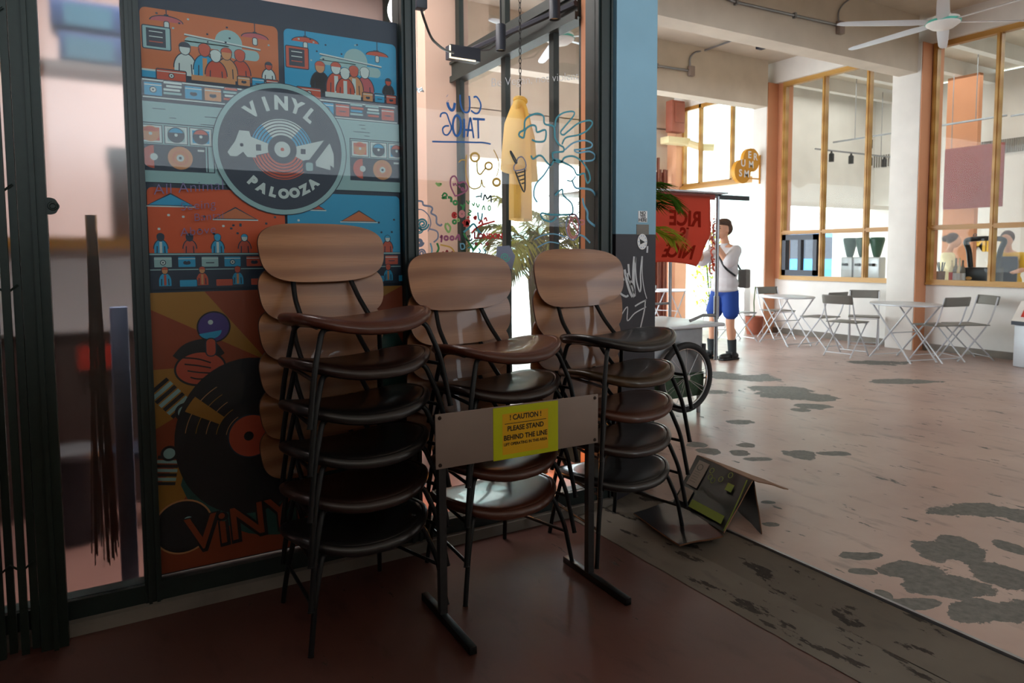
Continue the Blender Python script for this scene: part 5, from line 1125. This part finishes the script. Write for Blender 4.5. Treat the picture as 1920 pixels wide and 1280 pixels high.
# local frame: faces +y, left side -x, right side +x, z up
def person(loc, rz, lab):
    t = thing('person', lab, 'person', loc, rz)
    tubes = []; balls = []
    # legs (left -x, right +x); weight on both, right foot forward
    tubes += [(((-.09, -.02, .88), (-.10, .0, .48), (-.105, -.035, .09)), (.085, .056, .036)), (((.09, .02, .88), (.10, .10, .48), (.105, .11, .09)), (.085, .056, .036))]
    tubes += [(((-.105, -.05, .05), (-.115, .10, .03)), (.04, .03)), (((.105, .10, .05), (.11, .25, .03)), (.04, .03))]
    balls += [((-.10, -.035, .33), (.05, .055, .1)), ((.10, .075, .33), (.05, .055, .1))]
    # torso and neck
    balls += [((0, .0, .93), (.155, .11, .13)), ((0, -.005, 1.10), (.14, .10, .16)), ((0, -.01, 1.30), (.165, .11, .17)), ((0, -.01, 1.42), (.17, .075, .07))]
    tubes += [(((0, -.01, 1.44), (0, .02, 1.54), (0, .035, 1.60)), (.058, .052, .05))]
    # head
    hz = 1.665; balls += [((0, .045, hz+.02), (.076, .095, .105)), ((0, .075, hz-.05), (.056, .062, .06)), ((0, .105, hz-.085), (.024, .022, .02))]
    balls += [((0, .142, hz-.005), (.012, .018, .022)), ((0, .13, hz-.045), (.022, .012, .007)), ((0, .13, hz-.058), (.019, .011, .006)), ((-.076, .04, hz-.01), (.010, .02, .03)), ((.076, .04, hz-.01), (.010, .02, .03))]
    # arms raised in front of the face, holding the camera
    LH = Vector((-.05, .33, 1.60)); RH = Vector((.07, .37, 1.60))
    tubes += [(((-.18, -.01, 1.42), (-.21, .16, 1.24)), (.05, .042)), (((-.21, .16, 1.24), (-.13, .26, 1.43), tuple(LH+Vector((-.02, -.03, -.06)))), (.042, .036, .024))]
    tubes += [(((.18, .0, 1.42), (.22, .20, 1.25)), (.05, .042)), (((.22, .20, 1.25), (.15, .31, 1.43), tuple(RH+Vector((.02, -.03, -.06)))), (.042, .036, .024))]
    for H_, sx in ((LH, -1), (RH, 1)):
        balls += [(tuple(H_+Vector((.0, -.01, -.03))), (.022, .034, .044))]
        for k in range(4): x0 = H_+Vector((sx*.012, -.025+.017*k, .0)); L = (.05, .058, .055, .042)[k]; tubes += [((tuple(x0), tuple(x0+Vector((-sx*.005, .004, L*.6))), tuple(x0+Vector((-sx*.03, .006, L*.95)))), (.0085, .008, .007))]
        tubes += [((tuple(H_+Vector((0, -.03, -.02))), tuple(H_+Vector((-sx*.02, -.04, .02))), tuple(H_+Vector((-sx*.035, -.03, .03)))), (.010, .009, .008))]
    body = body_mesh('body', tubes, balls, 'skin', t, .0075, 3)
    for s_ in (-1, 1):
        b = MB(); b.ell((s_*.03, .128, hz+.02), (.012, .006, .006), 0, 10); b.build('eye', 'ink', body); b = MB(); b.ell((s_*.03, .133, hz+.042), (.02, .006, .004), 0, 10); b.build('eyebrow', 'hair_brown', body)
    b = MB(); b.ell((0, .03, hz+.085), (.084, .108, .066), 0, 20); b.ell((0, -.015, hz+.02), (.084, .078, .09), 0, 20); b.ell((0, .09, hz+.10), (.066, .055, .034), 0, 16)
    h = b.build('hair', 'hair_brown', t); rm = h.modifiers.new('union', 'REMESH'); rm.mode = 'VOXEL'; rm.voxel_size = .009; rm.use_smooth_shade = True; h.scale = (1, 1, 1)
    # trim the face side by lowering hair volume in front: a fringe only
    # shirt
    tb = [(((-.17, -.01, 1.40), (-.205, .08, 1.33), (-.222, .15, 1.27)), (.075, .083, .088)), (((.17, -.01, 1.40), (.21, .10, 1.33), (.23, .18, 1.28)), (.075, .083, .088)), (((0, -.01, 1.42), (0, .005, 1.475)), (.08, .062))]
    bl = [((0, .005, .98), (.20, .15, .13)), ((0, .0, 1.14), (.19, .14, .18)), ((0, -.01, 1.30), (.195, .135, .17)), ((0, -.01, 1.40), (.19, .09, .07)), ((0, .01, .90), (.20, .155, .05))]
    body_mesh('tshirt', tb, bl, 'tee_white', t, .012, 5)
    tb = [(((-.085, -.01, .86), (-.105, .0, .70), (-.112, .005, .62)), (.11, .105, .108)), (((.085, .01, .86), (.105, .05, .70), (.112, .065, .62)), (.11, .105, .108))]
    so = body_mesh('shorts', tb, [((0, 0, .88), (.175, .135, .1))], 'shorts_blue', t, .012, 4)
    for s_, y in ((-1, -.035), (1, .11)):
        b = MB(); b.tube([(s_*.1045, y+.005, .26), (s_*.105, y-.002, .15), (s_*.105, y-.01, .06)], [.058, .054, .052], 0, 16); b.ell((s_*.107, y+.03, .06), (.044, .09, .04)); b.build('sock', 'sock', t)
        b = MB(); b.bevbox((s_*.11-.052, y-.085, 0), (s_*.11+.052, y+.205, .03), .014); sh = b
        b.ell((s_*.11, y+.12, .045), (.055, .10, .042)); b.ell((s_*.11, y-.03, .05), (.05, .07, .045)); b.box((s_*.11-.056, y+.03, .03), (s_*.11+.056, y+.055, .105)); b.build('shoe', 'shoe', t)
    # crossbody strap and pouch
    b = MB(); b.tube([(.13, -.10, 1.475), (.06, .06, 1.47), (-.02, .135, 1.33), (-.13, .14, 1.18), (-.2, .02, 1.08)], .013, 0, 8, True, .08); b.tube([(.13, -.10, 1.475), (.0, -.155, 1.3), (-.12, -.19, 1.1)], .012, 0, 8); b.build('strap', 'black_steel', t)
    b = MB(); b.bevbox((-.21, -.24, .92), (-.06, -.155, 1.16), .02); b.build('shoulder_bag', 'slate', t, 'grey shoulder bag')
    b = MB(); b.tube([(-.115, .28, 1.495), (-.108, .285, 1.515)], .034, 0, 14); b.build('wristwatch', 'black_steel', t)
    return t, LH, RH
pl = at(1357, 672, 2, 0)
prz = math.atan2(-(-.97), .24)   # faces towards -x, slightly +y
PRZ = R(88)
per, LH, RH = person((pl.x, pl.y, 0), PRZ, 'person in white t-shirt and blue shorts holding up a small camera')
t = thing('compact_camera', 'small black and silver camera held up by the standing person', 'camera', per.matrix_basis @ Vector((.01, .365, 1.60)), PRZ)
b = MB(); b.bevbox((-.052, -.02, -.005), (.045, .018, .062), .006); b.build('body', 'galv', t); b = MB(); b.lathe([(.03, 0), (.03, .05), (.026, .055), (0, .055)], (0, .018, .03), 20, 0, Matrix.Rotation(R(-90), 4, 'X')); b.build('lens', 'black_steel', t)

# ------------------------------------------------------------------ cafe interior things
zc = .95
def grinder(y, lab):
    t = thing('coffee_grinder', lab, 'grinder', (10.45, y, zc), 0, 'coffee grinders behind the cafe window'); b = MB(); b.bevbox((-.09, -.1, 0), (.09, .1, .34), .02); b.build('body', 'chair_white', t)
    b = MB(); b.lathe([(.045, .34), (.06, .38), (.11, .60), (.11, .63), (.1, .65), (0, .65)], (0, 0, 0), 20); b.build('hopper', mat('hopper', (40, 84, 70), .3).name, t); b = MB(); b.box((-.16, -.03, .2), (-.09, .03, .24)); b.build('spout', 'black_steel', t)
for k, y in enumerate((6.98, 6.76, 6.52)): grinder(y, ('leftmost of the three coffee grinders behind the cafe window', 'middle one of the three coffee grinders behind the cafe window', 'rightmost of the three coffee grinders behind the cafe window')[k])
random.seed(9)
for k, (px, hgt, col, nm) in enumerate(((1783, .30, 'clear', 'bottle with red liquid'), (1790, .33, 'pale', 'slim clear bottle'), (1797, .33, 'pale', 'clear swing top bottle'), (1803, .30, 'pale', 'short clear bottle'))):
    q = at(px, 520, 0, 10.3); t = thing('glass_bottle', nm+(', leftmost of the row behind the nearer cafe window', ', second of the row behind the nearer cafe window', ', third of the row behind the nearer cafe window', ', last of the row behind the nearer cafe window')[k], 'bottle', (10.32, q.y, zc), 0, 'bottles behind the nearer cafe window')
    b = MB(); b.lathe([(0, 0), (.036, 0), (.037, .16), (.012, .23), (.012, hgt), (0, hgt)], (0, 0, 0), 16); b.build('bottle_body', ('cream', 'kerb')[k % 2], t); b = MB(); b.lathe([(.0385, .02), (.0385, .12), (.038, .12)] if k else [(.038, .01), (.039, .13), (.037, .13)], (0, 0, 0), 16); b.build('label', 'red_hot' if k == 0 else 'chair_white', t)
q = at(1841, 500, 0, 10.4); t = thing('coffee_machine', 'black lever coffee machine behind the centre post of the nearer cafe window', 'machine', (10.45, q.y, zc)); b = MB(); b.bevbox((-.12, -.2, 0), (.12, .2, .2), .02); b.build('base', 'black_steel', t)
b = MB(); b.tube([(0, .17, .2), (0, .2, .45), (0, .26, .58), (0, .1, .6), (0, -.1, .6), (0, -.26, .58), (0, -.2, .45), (0, -.17, .2)], .035, 0, 10, True, .08); b.build('arch', 'black_steel', t)
q = at(1815, 510, 0, 10.35); t = thing('pastry_tray', 'tray of wrapped pastries behind the nearer cafe window', 'tray', (10.42, q.y+.06, zc)); b = MB(); b.bevbox((-.12, -.15, 0), (.12, .15, .02), .006); b.build('tray', 'chair_white', t)
for k in range(6): b = MB(); b.ell((-.06+.06*(k % 3), -.08+.15*(k//3), .05), (.045, .06, .035)); b.build('pastry', ('tan', 'oxblood', 'cream')[k % 3], t)
q = at(1764, 505, 0, 10.35); t = thing('utensil_jar', 'brown jar of utensils in the left corner of the nearer cafe window', 'jar', (10.35, q.y, zc)); b = MB(); b.lathe([(0, 0), (.05, 0), (.06, .14), (.05, .14), (.045, .02), (0, .02)], (0, 0, 0), 18); b.build('jar_body', 'card_brown', t)
for k in range(6): b = MB(); b.tube([(0, 0, .03), (.05*math.cos(k), .05*math.sin(k), .27)], .007, 0, 6); b.build('utensil', 'black_steel', t)
def barista(x, y, lab, seed, top, apron, bun, lean):
    t = thing('person', lab, 'person', (x, y, 0), R(seed))
    tb = [(((-.08, 0, .85), (-.09, 0, .45), (-.09, 0, .05)), (.08, .055, .04)), (((.08, 0, .85), (.09, 0, .45), (.09, 0, .05)), (.08, .055, .04)), (((-.15, 0, 1.30), (-.2, .08, 1.12), (-.12, .28, 1.08)), (.045, .038, .026)), (((.15, 0, 1.30), (.2, .08, 1.12), (.12, .28, 1.08)), (.045, .038, .026)), (((0, lean*.2, 1.36), (0, lean*.45, 1.46)), (.045, .042))]
    bl = [((0, 0, .9), (.14, .1, .13)), ((0, 0, 1.1), (.13, .095, .17)), ((0, lean*.1, 1.27), (.155, .09, .12)), ((0, lean*.7+.01, 1.53), (.072, .09, .105)), ((0, lean*.7+.09, 1.51), (.012, .016, .02)), ((-.12, .3, 1.08), (.035, .05, .02)), ((.12, .3, 1.08), (.035, .05, .02)), ((-.09, .06, .03), (.04, .11, .03)), ((.09, .06, .03), (.04, .11, .03))]
    body_mesh('body', tb, bl, 'skin', t, .012, 3)
    b = MB(); b.ell((0, lean*.7-.02, 1.57), (.085, .095, .095), 0, 16); b.ell((0, lean*.7-.12, 1.57+bun), (.045, .045, .05), 0, 12); b.build('hair', 'hair_brown', t)
    body_mesh('top', [(((-.14, 0, 1.30), (-.19, .07, 1.14)), (.065, .06)), (((.14, 0, 1.30), (.19, .07, 1.14)), (.065, .06))], [((0, 0, .95), (.165, .125, .14)), ((0, 0, 1.12), (.155, .12, .18)), ((0, lean*.1, 1.28), (.17, .105, .1))], top, t, .014, 3)
    if apron: b = MB(); b.bevbox((-.13, .10, .5), (.13, .135, 1.3), .02); b.build('apron', apron, t)
    return t
q = at(1776, 470, 0, 11.3); barista(11.3, q.y, 'person with tied brown hair and cream top, inside the cafe behind bottles', -160, 'cream', None, .0, .12)
q = at(1893, 470, 0, 11.0); barista(11.0, q.y, 'person with hair bun and dark apron, bending inside the cafe at right', 100, 'yellow', 'dark_box', .03, .2)
t = thing('orange_partition', 'orange painted partition inside the cafe behind the nearer window', 'partition', (12.6, at(1800, 440, 0, 12.6).y, 0)); b = MB(); b.box((-.06, -.24, 0), (.06, .26, 4.32)); b.build('panel', 'terracotta_wall', t)
q0 = at(1771, 347, 0, 12.2); q1 = at(1880, 347, 0, 12.2)
t = thing('wall_panel', 'rust red panel hanging in the cafe behind the nearer window', 'panel', (12.2, (q0.y+q1.y)/2, at(1820, 390, 0, 12.2).z)); b = MB(); L = abs(q0.y-q1.y)/2; b.bevbox((-.03, -L, 0), (.03, L, 1.0), .005); b.build('panel', 'oxblood', t)
for y in (-L*.8, L*.8): b = MB(); b.tube([(0, y, 1.0), (0, y, 2.2)], .006, 0, 6); b.build('hanger', 'galv', t)
q0 = at(1823, 282, 0, 13.55); q1 = at(1990, 262, 0, 13.55)
t = thing('air_vent', 'long grey slatted air vent on the cafe back wall', 'vent', (13.57, (q0.y+q1.y)/2, q0.z)); b = MB(); L = abs(q0.y-q1.y)/2; b.box((0, -L, -.12), (.03, L, .14)); vb = b.build('frame', 'lower_wall', t); b = MB()
for k in range(40): y = -L+2*L*(k+.5)/40; b.box((-.012, y-.012, -.11), (0, y+.012, .13))
b.build('slats', 'kerb', vb)
q0 = at(1526, 318, 0, 13.55); q1 = at(1690, 297, 0, 13.55)
t = thing('air_vent', 'slatted air vent behind the farther cafe window', 'vent', (13.57, (q0.y+q1.y)/2, q0.z)); b = MB(); L = abs(q0.y-q1.y)/2; b.box((0, -L, -.12), (.03, L, .14)); vb = b.build('frame', 'lower_wall', t); b = MB()
for k in range(40): y = -L+2*L*(k+.5)/40; b.box((-.012, y-.012, -.11), (0, y+.012, .13))
b.build('slats', 'kerb', vb)
# track lights
for nm, (xa, ya), (xb, yb), zz, spots in (('upper right track light bar in the farther cafe window', (11.4, 5.2), (11.4, 8.0), 3.35, (.35, .75)), ('lower track light bar in the farther cafe window', (10.9, 8.0), (13.2, 8.0), 3.2, (.2, .45, .7, .9)), ('track light bar in the nearer cafe window', (12.4, 1.8), (12.4, 5.6), 3.5, (.3, .6))):
    t = thing('track_light', nm, 'light', (xa, ya, zz)); b = MB(); d = Vector((xb-xa, yb-ya, 0)); b.tube([(0, 0, 0), tuple(d)], .016, 0, 6); b.build('rail', 'galv', t)
    for f_ in (.15, .85): b = MB(); b.tube([tuple(d*f_), tuple(d*f_+Vector((0, 0, 4.4-zz)))], .006, 0, 6); b.build('hanger', 'galv', t)
    for s_ in spots: b = MB(); p_ = d*s_; b.lathe([(0, -.2), (.045, -.2), (.045, -.06), (.02, -.04), (.012, 0)], tuple(p_), 14); b.build('lamp_head', 'grey_steel', t)
# lettering on the cafe glass and wall
g = MB(); q = at(1828, 446, 0, 9.885); text_into(g, 'e', .13, (9.883, q.y, q.z), (0, -1, 0), (0, 0, 1), 0, 0); g.build('glass_letter', 'ink', w2, 'dark letter e on the glass')
t = thing('wall_lettering', 'yellow letters M I E on the cafe back wall', 'lettering', (13.58, 0, 0)); 
for ch, px in (('M', 1832), ('I', 1851), ('E', 1882)):
    g = MB(); q = at(px, 471, 0, 13.55); text_into(g, ch, .36, (-.0, q.y, q.z), (0, -1, 0), (0, 0, 1), 0, .006, 'CENTER', .01); g.build('letter', 'yellow', t)

# plant pots, bin on the right, white board
q = at(1414, 626, 2, 0); t = thing('flower_pot', 'terracotta pot on the floor just right of the standing person', 'pot', (q.x, q.y, 0)); b = MB(); b.lathe([(0, 0), (.12, 0), (.15, .3), (.135, .3), (.12, .25), (0, .25)], (0, 0, 0), 24); b.build('pot_body', 'pot', t); b = MB(); b.tube([(0, 0, .24), (-.02, 0, .55), (.01, 0, .8)], .008); b.build('stem', 'leaf_dark', t)
t = thing('white_board', 'blank white rounded board leaning by the far white column', 'board', (10.0, 8.5, 0)); b = MB(); b.bevbox((-.28, -.02, .1), (.28, .02, 1.12), .018); b.build('board', 'paper_white', t)
for x in (-.2, .2): b = MB(); b.box((x-.02, -.02, 0), (x+.02, .02, .12)); b.build('foot', 'tan', t)
q = at(1925, 690, 2, 0)
t = thing('waste_bin', 'pale waste bin with a dark band and red sign, cut off at the right edge', 'bin', (9.42, 3.83, 0), R(-14)); b = MB(); b.bevbox((-.18, -.26, 0), (.22, .2, .50), .015); b.build('body', 'chair_white', t); b = MB(); b.box((-.2, -.28, .50), (.24, .22, .545)); b.build('band', 'dark_box', t)
b = MB(); b.add([(-.2, -.28, .545), (.24, -.28, .545), (.24, .22, .545), (-.2, .22, .545), (-.08, -.26, .78), (.2, -.26, .78), (.2, .2, .78), (-.08, .2, .78)], [(0, 1, 5, 4), (1, 2, 6, 5), (2, 3, 7, 6), (3, 0, 4, 7), (4, 5, 6, 7)]); b.build('lid', 'white_paint', t)
b = MB(); b.add([(-.185, -.14, .60), (-.185, .12, .60), (-.118, .12, .72), (-.118, -.14, .72)], [(3, 2, 1, 0)]); b.build('sign', 'red_hot', t)

# ------------------------------------------------------------------ the street outside
def bush(loc, rx, h, lab, col, seed, n=420):
    random.seed(seed); t = thing('leafy_bush', lab, 'plant', loc); b = MB()
    for k in range(n):
        a = random.uniform(0, 6.283); zz = random.random(); rr = rx*math.sqrt(random.random())*(1-.4*abs(zz-.5)); p = Vector((rr*math.cos(a), rr*math.sin(a), .25+zz*h)); d = Vector((random.uniform(-1, 1), random.uniform(-1, 1), random.uniform(-.4, 1))).normalized(); s_ = d.cross(Vector((.3, .2, 1))).normalized(); L = random.uniform(.1, .2)
        b.add([p, p+d*L*.5+s_*L*.2, p+d*L, p+d*L*.5-s_*L*.2], [(0, 1, 2, 3)], 0, False)
    b.build('foliage', col, t)
    b = MB()
    for k in range(6): a = k; b.tube([(0, 0, 0), (rx*.3*math.cos(a), rx*.3*math.sin(a), .25+h*.6)], .01, 0, 5)
    b.build('stems', 'leaf_dark', t); return t
bush((9.3, 11.4, 0), .42, .9, 'pale green leafy bush outside, left of the standing person', 'leaf_thin', 1)
bush((10.9, 10.4, 0), .4, 1.5, 'tall airy shrub outside the side opening behind the person', 'leaf_thin', 2, 300)
bush((8.1, 11.5, 0), .4, .6, 'low bush outside behind the white table', 'leaf_dark', 3, 260)
def building(x0, y0, x1, y1, h, lab, col, wins, face, wc='teal'):
    t = thing('building', lab, 'building', ((x0+x1)/2, (y0+y1)/2, 0)); cx, cy = (x0+x1)/2, (y0+y1)/2; b = MB(); b.box((x0-cx, y0-cy, -.02), (x1-cx, y1-cy, h)); b.build('wall', col, t)
    b = MB(); b.box((x0-cx-.15, y0-cy-.15, h), (x1-cx+.15, y1-cy+.15, h+.3)); b.build('roof', 'kerb', t)
    for i in range(wins[0]):
        for j in range(wins[1]):
            b = MB()
            if face == 'y': w_ = (x1-x0)/wins[0]; X = x0+w_*(i+.5)-cx; b.box((X-w_*.3, y0-cy-.05, .5+j*3.0), (X+w_*.3, y0-cy, 2.4+j*3.0))
            else: w_ = (y1-y0)/wins[0]; X = y0+w_*(i+.5)-cy; b.box((x0-cx-.05, X-w_*.3, .5+j*3.0), (x0-cx, X+w_*.3, 2.4+j*3.0))
            b.build('window', wc, t)
    return t
building(-6, 24, 16, 30, 9, 'pale shop building across the street beyond the passage end', 'facade', (8, 3), 'y', 'glass_pale')
building(24, 2, 30, 30, 9, 'pale long building across the side street', 'facade', (8, 3), 'x', 'glass_pale')
t = thing('awning', 'red awning on the pale building across the street', 'awning', (4.5, 23.12, 3.0)); b = MB(); b.add([(-4, .8, .8), (4, .8, .8), (4, -.6, 0), (-4, -.6, 0), (-4, -.6, -.35), (4, -.6, -.35)], [(0, 3, 2, 1), (3, 4, 5, 2)]); o = b.build('canopy', 'banner_red', t); so = o.modifiers.new('thickness', 'SOLIDIFY'); so.thickness = .03
b = MB(); b.tube([(-3.9, .8, 0), (-3.9, -.6, 0)], .03); b.tube([(3.9, .8, 0), (3.9, -.6, 0)], .03); b.build('arm', 'galv', t)
# truck seen through the cafe
q = at(1660, 500, 1, 13.5)
t = thing('delivery_truck', 'white and blue truck on the street seen through the cafe windows', 'truck', (19.5, 12.2, 0), R(8)); b = MB(); b.bevbox((-2.2, -1.0, .75), (1.9, 1.0, 2.15), .08); b.build('cargo_box', 'truck_white', t); b = MB(); b.bevbox((-3.6, -.95, .45), (-2.3, .95, 1.9), .18); cb = b.build('cab', 'truck_blue', t)
b = MB(); b.box((-3.62, -.8, 1.2), (-3.58, .8, 1.75)); b.build('windscreen', 'dark_box', cb); b = MB(); b.box((-2.2, -1.02, .45), (1.9, 1.02, .75)); b.build('chassis', 'truck_blue', t)
for x in (-3.0, 1.1):
    for y in (-.9, .9): b = MB(); b.lathe([(0, -.12), (.42, -.12), (.42, .12), (0, .12)], (x, y, .42), 20, 0, Matrix.Rotation(R(90), 4, 'X')); b.build('wheel', 'tyre', t)
# sunlight on the street
sn = bpy.data.lights.new('sun', 'SUN'); sn.energy = 3.5; sn.angle = R(1); sn.color = (1, .96, .88); so_ = bpy.data.objects.new('sun', sn); C.objects.link(so_); so_.rotation_euler = (R(30), R(12), 0)
